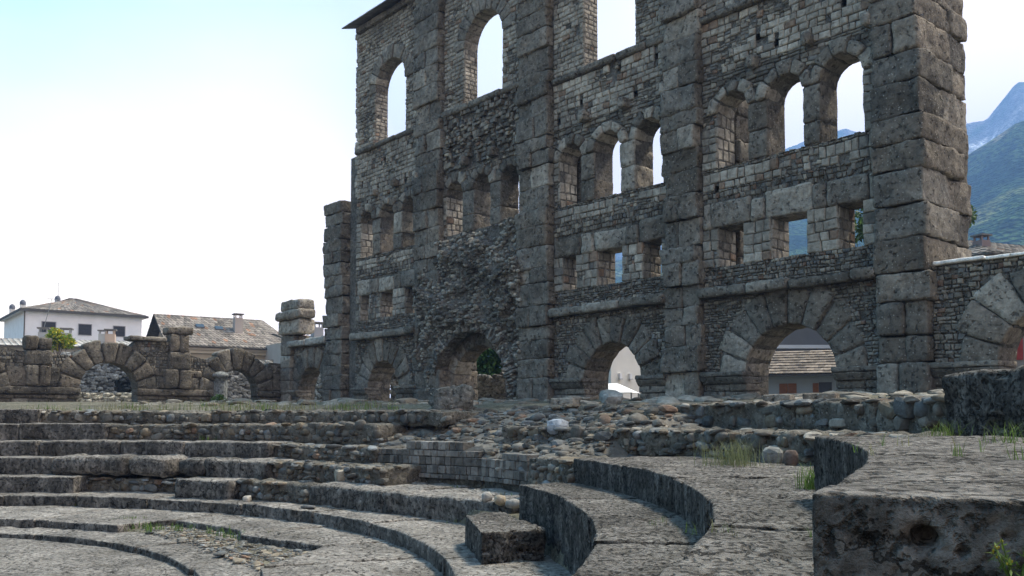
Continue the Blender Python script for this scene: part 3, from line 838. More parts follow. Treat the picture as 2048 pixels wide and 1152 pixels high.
def sector(mb, R0, R1, p0, p1, z0, z1, col, R0b=None, R1b=None, **kw):
    """block of seating: inner radius R0 (to R0b at the other end), from angle p0 down to p1"""
    if p1 > p0: p0, p1 = p1, p0
    R0b = R0 if R0b is None else R0b; R1b = R1 if R1b is None else R1b
    Lx = (p0 - p1) * max(R0, R0b); Ly = max(R1 - R0, R1b - R0b); Lz = z1 - z0
    def pl(P):
        u = P[:, 0] / Lx; ph = p0 - (p0 - p1) * u
        ra = R0 + (R0b - R0) * u; rb_ = R1 + (R1b - R1) * u
        R = ra + (rb_ - ra) * P[:, 1] / Ly
        return np.c_[CX + R * np.cos(ph), CY + R * np.sin(ph), z0 + P[:, 2]]
    m = pl(np.array([[Lx / 2, 0, Lz]]))[0]; q = pl(np.array([[Lx, 0, Lz], [0, 0, Lz]]))
    d = min(np.linalg.norm(m), np.linalg.norm(q[0]), np.linalg.norm(q[1]))
    cell = max(.022, d * .0075)
    kw.setdefault('pit', .03); kw.setdefault('pfreq', 6.); kw.setdefault('b', .03)
    kw.setdefault('off', rng.uniform(0, 90)); kw.setdefault('cell', cell); kw.setdefault('nmax', 110)
    block(mb, (Lx, Ly, Lz), pl, col, **kw)

STO = np.array((.205, .190, .174))
def ring(mb, R0, R1, p0, p1, z0, z1, lr=(1.3, 2.4), jr=.03, jz=.012, **kw):
    if p1 > p0: p0, p1 = p1, p0
    p = p0
    while p > p1 + .01:
        l = rng.uniform(*lr) / R0; e = p - l
        if e - p1 < .5 / R0: e = p1
        gp = .011 / R0
        sector(mb, R0 + rng.uniform(-jr, jr), R1, p - gp, e + gp, z0, z1 + rng.uniform(-jz, jz), STO * rng.uniform(.88, 1.12), **kw)
        p = e

def cobwall(name, label, R0, R1, p0, p1, z0, z1, big=1., group='cobble rubble walls of the seating', z1b=None, R0b=None, R1b=None, top=True, dens=.8):
    if p1 > p0: p0, p1 = p1, p0
    z1b = z1 if z1b is None else z1b; R0b = R0 if R0b is None else R0b; R1b = R1 if R1b is None else R1b
    root = MB()
    n = max(1, int((p0 - p1) * R0 / 1.5))
    for k in range(n):
        a = k / n; e = (k + 1) / n
        zt = z1 + (z1b - z1) * (a + e) / 2
        sector(root, R0 + (R0b - R0) * a + .07, R1 + (R1b - R1) * a, p0 - (p0 - p1) * a, p0 - (p0 - p1) * e + -.001, z0 - .05, zt - .04,
               np.array((.15, .138, .118)), R0b=R0 + (R0b - R0) * e + .07, R1b=R1 + (R1b - R1) * e, b=.05, amp=.07, freq=5, pit=.06, pfreq=7)
    o = root.build(name, M_MORT)
    tag(o, label, 'wall', group)
    cb = MB(); z = z0 + .02
    while True:
        s = rng.uniform(.045, .10) * big
        if z > max(z1, z1b) - s * .6: break
        p = p0 - rng.uniform(0, .02)
        while p > p1:
            w = rng.choice([.04, .06, .09, .13, .17], p=[.2, .3, .28, .16, .06]) * rng.uniform(.85, 1.15) * big; f = (p0 - p) / (p0 - p1); R = R0 + (R0b - R0) * f; zt = z1 + (z1b - z1) * f
            p -= w / R
            if z + s * 1.5 < zt and rng.random() < dens:
                ph = p; hs = min(s * rng.uniform(.6, 1.35), w * 1.1)
                rad = np.array([math.cos(ph), math.sin(ph), 0]); tan = np.array([-math.sin(ph), math.cos(ph), 0])
                q = polar(R + (.105 if dens > .75 else .13) + rng.uniform(-.03, .04), ph)
                ti = rng.uniform(-.3, .3); up = np.array([0, 0, 1.])
                ax = tan * math.cos(ti) + up * math.sin(ti); az = up * math.cos(ti) - tan * math.sin(ti)
                cobble(cb, (q[0], q[1], z + s * .9 + rng.uniform(-.02, .02)), (w * 1.02, rng.uniform(.07, .11), hs), ccob(), axes=(ax, rad, az), rough=.22)
            p -= w / R
        z += s * 1.75
    if top:
        m = int((p0 - p1) * R0 * (R1 - R0) * 10)
        for k in range(m):
            f = rng.random(); ph = p0 - (p0 - p1) * f; R = R0 + (R0b - R0) * f + .05 + rng.random() ** 1.5 * (R1 - R0 - .1)
            q = polar(R, ph); s = rng.uniform(.04, .11) * big
            cobble(cb, (q[0], q[1], z1 + (z1b - z1) * f - .05), (s * 1.6, s, s * .4), ccob(), rough=.3)
    cb.build('cobbles', M_COB, o)
    return o

GT = 'stepped rings of stone seating'
PL, PR = R_(112), R_(-62)
ZF, ZE, ZD, ZD1, ZC, ZBt, ZA, ZT = -2.03, -1.89, -1.68, -1.32, -.95, -.61, -.16, .12
# orchestra floor and lower rings
mb = MB(); 
V = [];  nr, na = 60, 200
for r in np.linspace(0.2, 7.62, nr):
    for p in np.linspace(R_(130), R_(-80), na): V.append((CX + r * math.cos(p), CY + r * math.sin(p), -2.125))
V = np.array(V); V[:, 2] += .012 * fbm(V * 2.5, 4)
mb.add(V, [(i * na + j, (i + 1) * na + j, (i + 1) * na + j + 1, i * na + j + 1) for i in range(nr - 1) for j in range(na - 1)], STO * .9, True)
tag(mb.build('orchestra_floor', M_TREAD), kind='structure')

mb = MB(); ring(mb, 7.5, 8.5, PL, PR, -2.25, ZF, lr=(2, 3.2)); 
tag(mb.build('seating_step', M_TREAD), 'lowest curved stone step, innermost ring beside the orchestra floor', 'stone step', GT)
mb = MB()
ring(mb, 8.2, 10.6, PL, R_(60), -2.2, ZE, lr=(2, 3.2))
def PP(x, y, z):
    q = G(x, y, z)[:2] - np.array([CX, CY]); return np.hypot(*q), math.atan2(q[1], q[0])
hp = [PP(*q, ZE) for q in ((222, 1031), (350, 1040), (478, 1059), (481, 1069), (560, 1080), (642, 1092))]
hp = [(8.75, R_(60))] + hp[1:]
for (ra, pa), (rb_, pb) in zip(hp[:-1], hp[1:]):
    if pa - pb > .004: sector(mb, ra, 10.6, pa, pb, -2.2, ZE + rng.uniform(-.01, .01), STO * rng.uniform(.9, 1.1), R0b=rb_, amp=.012)
pe = PP(519, 1132, ZE); pz = hp[-1][1]
sector(mb, hp[-1][0] + .02, 10.6, pz, pe[1], -2.2, ZE, STO, R0b=8.25, amp=.012)
ring(mb, 8.2, 10.6, pe[1], PR, -2.2, ZE, lr=(2, 3))
tag(mb.build('seating_step', M_TREAD), 'broken second step with a gap filled by gravel and grass', 'stone step', GT)
mb = MB(); ring(mb, 10.3, 11.8, PL, PR, -2.0, ZD, lr=(1.6, 2.6), jr=.015)
tag(mb.build('seating_step', M_TREAD), 'long unbroken curved step sweeping from left edge to the square loose block', 'stone step', GT)

X = lambda x, R: phi_at(x, R)
# second tier (D1)
mb = MB(); ring(mb, 10.9, 11.9, PL, X(150, 10.9), ZD - .1, ZD1)
tag(mb.build('seating_block', M_TREAD), 'grey seat blocks at the left edge, just above the long curved step', 'stone block', GT)
mb = MB(); sector(mb, 10.75, 11.9, X(352, 10.8), X(462, 10.8), ZD - .1, ZD1 + .0, STO * 1.1, b=.07, amp=.03)
tag(mb.build('seating_block', M_TREAD), 'single pale stone block in front of the overhanging dark seat row', 'stone block', GT)
mb = MB(); sector(mb, 10.95, 13.0, X(610, 10.9), X(780, 11.2), ZD - .08, ZD1 + .02, STO, R0b=11.05, b=.07, amp=.045); sector(mb, 11.05, 13.0, X(780, 11.2) - .002, X(1040, 12.0), ZD - .08, ZD1, STO * 1.05, R0b=11.85, b=.06, amp=.05)
tag(mb.build('seating_block', M_TREAD), 'long thick slab with an undercut dark edge below the patched block wall', 'stone slab', GT)
cobwall('cobble_wall', 'dark cobbled recess under the overhanging seat row at left', 11.35, 12, X(150, 11.3), X(352, 11.3), ZD, ZD1 - .05)
cobwall('cobble_wall', 'short cobble stretch between the pale block and the long slab', 10.95, 12, X(464, 10.9), X(612, 10.9), ZD, ZD1 + .03)
mb = MB()
q0 = G(930, 1030, ZD1); q1 = G(962, 1063, ZD1 + .0); q2 = G(1092, 1056, ZD1); q3 = G(1000, 1022, ZD1)
def plq(P):
    u = P[:, 0:1] / 1.0; v = P[:, 1:2] / .8; a = q1 + (q2 - q1) * u; b_ = q0 + (q3 - q0) * u
    w = a + (b_ - a) * v; w = w.copy(); w[:, 2] = ZD - .03 + P[:, 2]; return w
block(mb, (1.0, .8, .39), plq, STO * .95, b=.025, amp=.025, cell=.035, pit=.04, pfreq=9)
tag(mb.build('stone_block', M_NEAR), 'square loose stone block standing on the long curved step', 'stone block')

# third tier (C)
mb = MB(); ring(mb, 11.5, 12.6, PL, X(105, 11.5), ZD1 - .1, ZC); 
sector(mb, 11.3, 12.6, X(105, 11.4), X(255, 11.4), ZD1 + .0, ZC + .02, STO * .9, b=.1, amp=.06); sector(mb, 11.3, 12.6, X(256, 11.4), X(336, 11.4), ZD1 + .0, ZC + .01, STO, b=.12, amp=.08)
sector(mb, 11.5, 12.6, X(350, 11.5), X(408, 11.5), ZD1 + .02, ZC, STO * .9, b=.12, amp=.05); sector(mb, 11.5, 12.6, X(409, 11.5), X(535, 11.5), ZD1 - .1, ZC - .01, STO, b=.08, amp=.06)
tag(mb.build('seating_block', M_TREAD), 'eroded overhanging row of seat blocks at left, third row below the arcade', 'stone block', GT)
cobwall('cobble_wall', 'cobble stretch with one big pale boulder left of the patched block wall', 11.6, 12.8, X(537, 11.6), X(752, 11.6), ZD1, ZC)
mb = MB(); ring(mb, 11.55, 12.7, X(1042, 11.6), PR, ZD - .2, ZC, lr=(1.5, 2.2), jr=.012, amp=.016, b=.02, pit=.03, pfreq=14)
tag(mb.build('seating_step', M_NEAR), 'curved seat row in front centre, directly behind the square loose block', 'stone step', GT)
# fourth tier (B)
mb = MB(); ring(mb, 12.25, 13.4, PL, X(535, 12.25), ZC - .1, ZBt, lr=(1.1, 2.2), amp=.03, b=.05)
tag(mb.build('seating_block', M_TREAD), 'row of dark seat blocks at left, second row below the cobble walls', 'stone block', GT)
cobwall('cobble_wall', 'cobble stretch at the level of the top of the patched block wall', 12.35, 13.5, X(537, 12.3), X(742, 12.3), ZC, ZBt - .02)
mb = MB(); ring(mb, 12.38, 14.9, X(1150, 12.4), PR, ZC - .15, ZBt, lr=(1.5, 2.3), jr=.008, amp=.016, b=.02, pit=.03, pfreq=14)
tag(mb.build('seating_step', M_NEAR), 'broad curved seat row ending in a concave face, left of the big cut slab', 'stone step', GT)
cobwall('cobble_wall', 'short cobble stretch between the patched block wall and the broad curved row', 12.5, 13.6, X(1058, 12.6), X(1165, 12.6), ZD1, ZBt - .03)
# fifth tier (A)
mb = MB(); ring(mb, 13.0, 14.2, PL, X(210, 13.0), ZBt - .1, ZA - .07, amp=.025)
tag(mb.build('seating_block', M_TREAD), 'two dark seat blocks left of the second cobble row', 'stone block', GT)
cobwall('cobble_wall', 'second cobble row from the top, running right from the dark seat blocks', 13.1, 14.2, X(211, 13.1), X(750, 13.1), ZBt, ZA - .07, z1b=ZA - .03)
cobwall('cobble_wall', 'lower cobble wall behind the broad curved row, right of the rubble slope', 13.5, 15.2, X(1000, 13.5), R_(-2), ZBt, -.22, R0b=15.0, R1b=15.9, z1b=-.2, dens=.7)
mb = MB()
hr = ray(1845, 1075); hn = np.array([math.sin(R_(29.5)), math.cos(R_(29.5)), 0]); hc = hr * ((hn[0] * CX + hn[1] * CY) / (hr @ hn))
def hole(W):
    d = np.linalg.norm((W - hc) * np.array([1, 1, 1.25]), axis=1)
    return -.09 * np.clip((.034 - d) / .02, 0, 1)
sector(mb, 13.14, 15.0, R_(-8), R_(-21), ZBt - .05, ZA, STO * 1.12, b=.014, amp=.010, freq=4, cell=.025, nmax=170, oct=5, pit=.016, pfreq=24)
sector(mb, 13.13, 15.0, R_(-21.02), R_(-29.5), ZBt - .05, ZA, STO * 1.08, R0b=13.15, b=.010, amp=.007, freq=5, cell=.0115, nmax=175, oct=6, pit=.013, pfreq=42, extra=hole)
tag(mb.build('seating_slab', M_NEAR), 'big foreground slab with a flat pale top and a dark pitted cut end', 'stone slab', GT)
# top tier (T)
mb = MB(); ring(mb, 13.75, 15, PL, X(75, 13.75), ZA - .15, ZT)
tag(mb.build('seating_block', M_TREAD), 'topmost grey seat block at the left edge, below the arcade', 'stone block', GT)
cobwall('cobble_wall', 'topmost cobble row at left, below the arcade of two arches', 13.85, 15, X(76, 13.85), X(880, 13.85), ZA - .05, ZT - .02)
cobwall('cobble_wall', 'topmost dark cobble wall below the three right-hand ground arches', 15.1, 16.4, X(1072, 15.1), X(1890, 15.6), -.22, .17, R0b=15.8, R1b=17, z1b=.22, big=1.2, dens=.55)
mb = MB()
qa = Dp(1886, 860, 8.0); qb = Dp(2048, 860, 7.1); qa[2] = qb[2] = ZA - .06
dirv = (qb - qa); dirv[2] = 0; dirv /= np.linalg.norm(dirv); bk = np.array([-dirv[1], dirv[0], 0]);
if bk[1] < 0: bk = -bk
block(mb, (2.6, 1.6, .55), lambda P: qa + np.outer(P[:, 0], dirv) + np.outer(P[:, 1], bk) + np.c_[P[:, 0] * 0, P[:, 0] * 0, P[:, 2] * (1 + .05 * P[:, 0])], STO * .8, b=.03, amp=.045, freq=2.4, cell=.035, pit=.05, pfreq=10, nmax=90)
tag(mb.build('stone_block', M_NEAR), 'huge dark block at the right edge behind the big foreground slab', 'stone block')

# patched wall of small squared blocks
pw = MB(); pts = [G(752, 962, ZD1), G(850, 968, ZD1), G(960, 975, ZD1), G(1055, 988, ZD1)]
tops = [-.68, -.66, -.50, -.49, -.53, -.74, -.78, -.60, -.62]
ln = 0; segs = []
for a, b_ in zip(pts[:-1], pts[1:]):
    l = np.linalg.norm((b_ - a)[:2]); segs.append((ln, l, a, (b_ - a) / l)); ln += l
def along(s):
    for s0, l, a, d in segs:
        if s <= s0 + l + 1e-6 or s0 == segs[-1][0]: return a + d * (s - s0), d
core = MB()
for s0, l, a, d in segs:
    d = np.array([d[0], d[1], 0]); bk = np.array([-d[1], d[0], 0]); bk = bk if bk[1] > 0 else -bk
    block(core, (l, .5, .42), affine(a + bk * .06 + np.array([0, 0, -.05]), d, bk, (0, 0, 1)), (.12, .115, .1), amp=.04, cell=.12)
pwo = core.build('patch_wall', M_MORT); tag(pwo, 'restored wall of small square grey blocks amid the rubble slope', 'wall')
z = -1.2
while z < -.5:
    h = rng.choice([.09, .12, .16]); s = 0.
    while s < ln - .04:
        w = rng.uniform(.09, .2); e = min(ln, s + w); zt = np.interp((s + e) / 2 / ln, np.linspace(0, 1, 9), tops)
        if z + h < zt + .06:
            p, d = along(s); d = np.array([d[0], d[1], 0]); bk = np.array([-d[1], d[0], 0]); bk = bk if bk[1] > 0 else -bk
            block(pw, (e - s - .008, .34, h - .008), affine(np.array([p[0], p[1], z]) + bk * rng.uniform(-.012, .012), d, bk, (0, 0, 1)), np.array((.145, .138, .128)) * rng.uniform(.55, 1.45), n=(3, 3, 3), b=.012, amp=.008, off=rng.uniform(0, 90), smooth=False)
        s = e
    z += h
pw.build('facing_blocks', M_MASON, pwo)

# rubble slope
rs = MB(); pa, pb = X(735, 12.6), X(1170, 13.4)
SL = [(12.95, -.85), (13.1, -.66), (13.6, -.45), (14.1, -.28), (14.6, -.05), (15.2, .1), (16.2, .16)]
nr, na = 46, 80; V = []
for r in np.linspace(12.95, 16.2, nr):
    for p in np.linspace(pa + .05, pb - .05, na):
        V.append((CX + r * math.cos(p), CY + r * math.sin(p), np.interp(r, [q[0] for q in SL], [q[1] for q in SL]) - .06))
V = np.array(V); V[:, 2] += .10 * fbm(V * np.array([1.6, 1.6, .1]), 4)
ff = np.tile(np.linspace(0, 1, na), nr); V[:, 2] -= np.clip((ff - .86) / .14, 0, 1) ** 2 * .9
rs.add(V, [(i * na + j, (i + 1) * na + j, (i + 1) * na + j + 1, i * na + j + 1) for i in range(nr - 1) for j in range(na - 1)], (.16, .145, .125), True)
for k in range(2600):
    i = rng.integers(len(V)); s = rng.choice([.025, .04, .06, .09, .13], p=[.34, .3, .22, .11, .03]) * rng.uniform(.8, 1.2)
    cobble(rs, V[i] + np.array([rng.uniform(-.05, .05), rng.uniform(-.05, .05), -s * .05]), (s * rng.uniform(1, 1.8), s, s * rng.uniform(.35, .75)), ccob() * .92, rough=.3)
tag(rs.build('rubble', M_COB), 'loose rubble slope of river cobbles between the cobble walls', 'rubble', kind='stuff')

def boulder(name, label, x, y, z, rad, col, rough=.2, sink=.3, mat=None):
    mb = MB(); p = G(x, y, z) if z < -.05 else None
    cobble(mb, (0, 0, rad[2] * (1 - sink)), rad, col, rough=rough)
    return mb, p
def put(label, pos, rad, col, cat='boulder', name='boulder', rough=.2):
    mb = MB(); cobble(mb, (0, 0, rad[2] * .6), rad, col, rough=rough)
    return tag(mb.build(name, M_COB, loc=tuple(pos)), label, cat)
def on(R, x, z): p = polar(R, X(x, R)); return (p[0], p[1], z)
put('pale blue-grey boulder on the edge of the lower cobble wall', on(13.9, 1117, -.32), (.22, .16, .14), (.28, .31, .35))
put('round grey boulder at the foot of the lower cobble wall beside the grass tuft', on(14.3, 1545, ZBt), (.13, .11, .13), (.19, .19, .18))
put('reddish upright stone at the foot of the lower cobble wall', on(14.3, 1582, ZBt), (.08, .08, .12), (.14, .105, .09))
put('small pale stone at the foot of the short cobble stretch', on(10.7, 495, ZD), (.09, .07, .07), (.34, .32, .29))
put('flat dark stone lying on the long curved step', on(10.62, 618, ZD), (.14, .07, .03), (.13, .13, .13))
put('smooth grey boulder on the sill of the bare arch with the pale wall behind', on(16.6, 1222, .27), (.36, .22, .13), (.2, .2, .19))
put('big pale boulder in the cobble stretch left of the patched block wall', on(11.75, 683, ZD1 + .05), (.24, .14, .16), (.30, .27, .22))
put('first of the smooth river stones beside the square loose block', on(11.75, 974, ZD1), (.09, .08, .08), (.30, .29, .27))
put('tan river stone between its neighbours beside the square loose block', on(11.75, 1000, ZD1), (.12, .09, .08), (.36, .31, .24))
put('greyish river stone nearest the curved front row beside the square loose block', on(11.75, 1027, ZD1), (.11, .09, .07), (.27, .26, .24))
# lump of fallen masonry in front of the middle arch
mb = MB(); block(mb, (.95, .8, .75), boxat(-.47, -.4, -.12), (.17, .165, .15), b=.22, amp=.10, freq=3.2, cell=.05)
for k in range(120):
    v = rng.normal(size=3); v /= np.linalg.norm(v); v[2] = abs(v[2]); s = rng.uniform(.02, .05)
    cobble(mb, (v[0] * .44, v[1] * .38, .1 + v[2] * .5), (s, s, s), np.array((.24, .23, .21)) * rng.uniform(.6, 1.4))
tag(mb.build('masonry_lump', M_MORT, loc=on(15.6, 905, .02)), 'lump of fallen masonry in front of the torn middle arch', 'boulder')
# low remains of paving between the top cobble wall and the facade
for (x, Rr, w, lb) in ((1560, 17.2, .5, 'small flat foundation block in front of the right arch, left one'), (1645, 17.2, .55, 'flat foundation block before the orange shutters, right one'), (1130, 16.3, .6, 'thin broken slab left of the grey boulder below the pale wall arch')):
    p = polar(Rr, X(x, Rr)); mb = MB()
    block(mb, (w, .4, .2), boxat(-w / 2, -.2, -.05), cblk(), b=.03, amp=.03, cell=.06)
    tag(mb.build('foundation_block', M_BLOCK, loc=(p[0], p[1], .2), rotz=R_(-30)), lb, 'stone block')

# flat broken stones strewn over the terrace at the foot of the facade
tr = MB()
for k in range(900):
    Rr = rng.uniform(16, 23); p = polar(Rr, R_(rng.uniform(-14, 92))); s = rng.choice([.05, .09, .15, .24], p=[.4, .32, .2, .08])
    cobble(tr, (p[0], p[1], float(gz(np.array([Rr]), np.array([0.5]))[0]) + s * .05), (s * rng.uniform(1, 1.8), s, s * rng.uniform(.25, .5)), np.array((.19, .175, .15)) * rng.uniform(.6, 1.4), rough=.3)
tag(tr.build('rubble', M_COB), 'flat broken stones strewn over the terrace at the foot of the tall facade', 'rubble', kind='stuff')
# gravel in the gap of the second step
gr = MB(); hole = [G(x, y, -1.97) for x, y in ((240, 1040), (300, 1042), (480, 1062), (560, 1084), (640, 1098), (560, 1120), (520, 1135), (440, 1105), (300, 1062), (270, 1052))]
hp2 = [(q[0], q[1]) for q in hole]
cnt = 0
mn = np.min(hole, axis=0); mxx = np.max(hole, axis=0)
while cnt < 1900:
    x, y = rng.uniform(mn[0], mxx[0]), rng.uniform(mn[1], mxx[1])
    if not inpoly((x, y), hp2): continue
    s = rng.choice([.01, .018, .03, .06], p=[.5, .34, .13, .03]); cobble(gr, (x, y, -1.995), (s * 1.5, s, s * .45), ccob() * 1.25, rough=.3); cnt += 1
tag(gr.build('gravel', M_COB), 'pale gravel patch in the gap of the second step', 'gravel', kind='stuff')

# ------------------------------------------------------------------ plants
def blades(mb, pos, n, h, spread, col, lean=.5, w=.006):
    for k in range(n):
        p = np.array(pos) + np.array([rng.normal(0, spread), rng.normal(0, spread), 0])
        hh = h * rng.uniform(.45, 1.15); a = rng.uniform(0, 6.28); ln_ = lean * rng.uniform(.1, 1) * hh
        d = np.array([math.cos(a), math.sin(a), 0]); s = np.array([-d[1], d[0], 0]) * w * rng.uniform(.7, 1.3)
        m = p + d * ln_ * .35 + np.array([0, 0, hh * .6]); t = p + d * ln_ + np.array([0, 0, hh])
        mb.add([p - s, p + s, m + s * .8, m - s * .8, t], [(0, 1, 2, 3), (3, 2, 4)], np.array(col) * rng.uniform(.6, 1.35))
GRN = (.10, .17, .035); YGR = (.17, .17, .075)
gb = MB()
for k in range(330):       # thin dry grass on the terrace in front of the arcade
    f = rng.random(); x = rng.uniform(60, 800); Rr = rng.uniform(14.2, 17.5); p = on(Rr, x, np.interp(Rr, [14, 15.2, 17, 20], [.08, .08, .2, .35]))
    if fbm([[x * .02, Rr, 0]], 2)[0] > -.05: blades(gb, p, 6, rng.choice([.1, .16, .24]), .16, YGR if rng.random() < .7 else GRN, w=.006)
for x, y, z, n in ((260, 1046, -1.98, 60), (290, 1058, -1.98, 60), (330, 1062, -1.98, 40), (440, 1068, -1.97, 30), (465, 1074, -1.97, 30), (90, 945, ZD1, 25), (75, 878, ZBt, 20), (410, 878, ZBt, 60), (540, 945, ZD1, 40), (420, 880, ZBt, 50), (170, 1010, ZE, 25), (270, 1012, ZE, 25), (560, 1030, ZE, 30), (90, 910, ZC, 15)):
    p = G(x, y, z)
    for j in range(n // 4): blades(gb, p + np.array([rng.normal(0, .22), rng.normal(0, .12), 0]), 6, .13, .03, GRN, w=.005)
for x, y, z, n in ((900, 975, ZD1, 20), (1010, 990, ZD1, 16), (905, 1045, ZD, 20), (1630, 1005, ZBt, 10), (1410, 1065, ZBt, 30), (1330, 1048, ZC, 20), (1940, 905, ZA, 14), (1700, 905, ZA, 6), (1780, 890, ZA, 14), (1960, 915, ZA, 18), (1340, 905, ZBt, 12), (1560, 900, ZBt, 16), (1560, 935, ZBt, 8), (1625, 1080, ZBt, 8)):
    p = G(x, y, z)
    for j in range(max(2, n // 5)): blades(gb, p + np.array([rng.normal(0, .07), rng.normal(0, .1), 0]), 6, .07, .012, GRN if rng.random() < .6 else YGR, lean=.9, w=.0016)
tag(gb.build('grass', M_LEAF), 'sparse green and straw grass along the steps and terrace', 'grass', kind='stuff')
def tuft(label, pos, n, h, sp, col, w=.004, lean=.5, name='grass_tuft', cat='grass'):
    mb = MB(); blades(mb, (0, 0, 0), n, h, sp, col, lean, w)
    return tag(mb.build(name, M_LEAF, loc=tuple(pos)), label, cat)
tuft('tall feathery grass tuft at the foot of the lower cobble wall', on(13.6, 1465, ZBt), 330, .32, .16, (.15, .17, .08), .0021, 1.0)
tuft('bright green grass clump beside the end of the big foreground slab', on(13.3, 1622, ZBt), 140, .2, .06, (.09, .16, .03), .0025, 1.1)
tuft('long bladed grass in front of the huge dark block', G(1890, 872, ZA), 90, .12, .07, (.10, .16, .03), .0015, lean=1.4)
tuft('grass blades at the right edge in front of the huge dark block', G(2015, 886, ZA), 60, .13, .07, (.10, .16, .04), .0015, 1.4)
tuft('grass clump below the bend of the long curved step', G(890, 1118, ZE), 90, .16, .09, (.11, .17, .03), .004)
tuft('tall weed at the curve of the long step, left of its grass clump', G(850, 1088, ZE), 60, .2, .03, (.11, .15, .05), .004, .3)

def foliage(mb, c, rad, n, leaf, cols, droop=0., hollow=.3):
    for k in range(n):
        v = rng.normal(size=3); v /= np.linalg.norm(v); r = rng.uniform(hollow, 1) ** .6
        p = np.array(c) + v * np.array(rad) * r
        if fbm([p * 1.7 / max(rad) * 1.6], 2)[0] < -.28: continue
        a = rng.normal(size=3); a[2] -= droop; a /= np.linalg.norm(a); b_ = np.cross(a, rng.normal(size=3)); b_ /= np.linalg.norm(b_)
        s = leaf * rng.uniform(.6, 1.3)
        mb.add([p - a * s, p + b_ * s * .45, p + a * s, p - b_ * s * .45], [(0, 1, 2, 3)], np.array(cols[rng.integers(len(cols))]) * rng.uniform(.6, 1.4))
def trunk(mb, p0, p1, r0, r1, n=7):
    p0 = np.array(p0, float); p1 = np.array(p1, float); d = p1 - p0; d /= np.linalg.norm(d)
    s = np.cross(d, (0.3, .9, .1)); s /= np.linalg.norm(s); t = np.cross(d, s); V = []
    for p, r in ((p0, r0), ((p0 + p1) / 2 + s * r0 * .3, (r0 + r1) / 2), (p1, r1)):
        for k in range(n): a = k * 6.283 / n; V.append(p + (s * math.cos(a) + t * math.sin(a)) * r)
    mb.add(V, [(i * n + k, i * n + (k + 1) % n, (i + 1) * n + (k + 1) % n, (i + 1) * n + k) for i in range(2) for k in range(n)], (.07, .05, .035), True)
def tree(name, label, base, h, rad, n, leaf, cols, cat='tree', droop=0., r0=.15, zc=None, lumps=7):
    e = empty(name, base, 0, label, cat)
    t = MB(); zc = h - rad[2] if zc is None else zc
    trunk(t, (0, 0, -.2), (0, 0, zc), r0, r0 * .5)
    c = MB(); 
    for k in range(lumps):
        v = rng.normal(size=3); v /= np.linalg.norm(v); q = np.array([0, 0, zc]) + v * np.array(rad) * .6
        trunk(t, (0, 0, zc * rng.uniform(.5, .8)), q, r0 * .4, r0 * .1)
        foliage(c, q, np.array(rad) * rng.uniform(.4, .6), n // lumps, leaf, cols, droop)
    t.build('trunk', M_BARK, e); c.build('crown', M_LEAF, e)
    return e
GN = .42
p = Dp(118, 715, 56); tree('shrub', 'yellow-green flowering shrub behind the left end of the arcade', (p[0], p[1], GN), 5.0, (.95, .9, 1.0), 1300, .14, [(.12, .2, .03), (.2, .27, .04), (.45, .40, .04)], 'bush', r0=.06)
p = Dp(437, 815, 39.5); tree('shrub', 'dark green shrub at the foot of the plastered column in the second arch', (p[0], p[1], .3), .62, (.32, .3, .3), 500, .06, [(.05, .1, .03), (.08, .14, .04)], 'bush', r0=.02, zc=.3)
p = Dp(1818, 450, 38); tree('tree', 'dark drooping tree behind the right end pier of the facade', (p[0], p[1], GN), 9.9, (2.72, 2.0, 1.6), 8000, .12, [(.03, .06, .02), (.05, .09, .03), (.07, .12, .03)], 'tree', droop=1.2, r0=.2, zc=8.0, lumps=12)
p = Dp(1005, 740, 46); tree('tree', 'green tree seen through the torn middle arch', (p[0], p[1], GN), 3.7, (1.9, 1.2, 1.75), 5500, .14, [(.04, .09, .02), (.06, .13, .03)], 'tree', r0=.1)
# yellow flowering weed at the bottom right
wr_ = ray(2030, 1158); wp = wr_ * ((hn[0] * CX + hn[1] * CY) / (wr_ @ hn)) * .985
e = empty('flowering_weed', tuple(wp), 0, 'small weed with yellow flowers at the lower right corner', 'plant')
s_ = MB(); fl = MB()
for k in range(9):
    a = rng.uniform(0, 6.28); t_ = np.array([math.cos(a) * .035, math.sin(a) * .02, rng.uniform(.03, .085)]); trunk(s_, (0, 0, -.02), t_, .0016, .001, 5)
    for j in range(9):
        v = t_ * rng.uniform(.2, 1) ; d = rng.normal(size=3); d /= np.linalg.norm(d); b_ = np.cross(d, (0, 0, 1.)); s_.add([v, v + d * .012 + b_ * .003, v + d * .026, v + d * .012 - b_ * .003], [(0, 1, 2, 3)], (.12, .2, .04))
    for j in range(2):
        d = rng.normal(size=3) * .003; cobble(fl, t_ + d, (.0016, .0016, .0026), (.42, .36, .04))
for v in s_.c: v[:] = (.12, .19, .04)
s_.build('stem', M_LEAF, e); fl.build('flowers', M_LEAF, e)

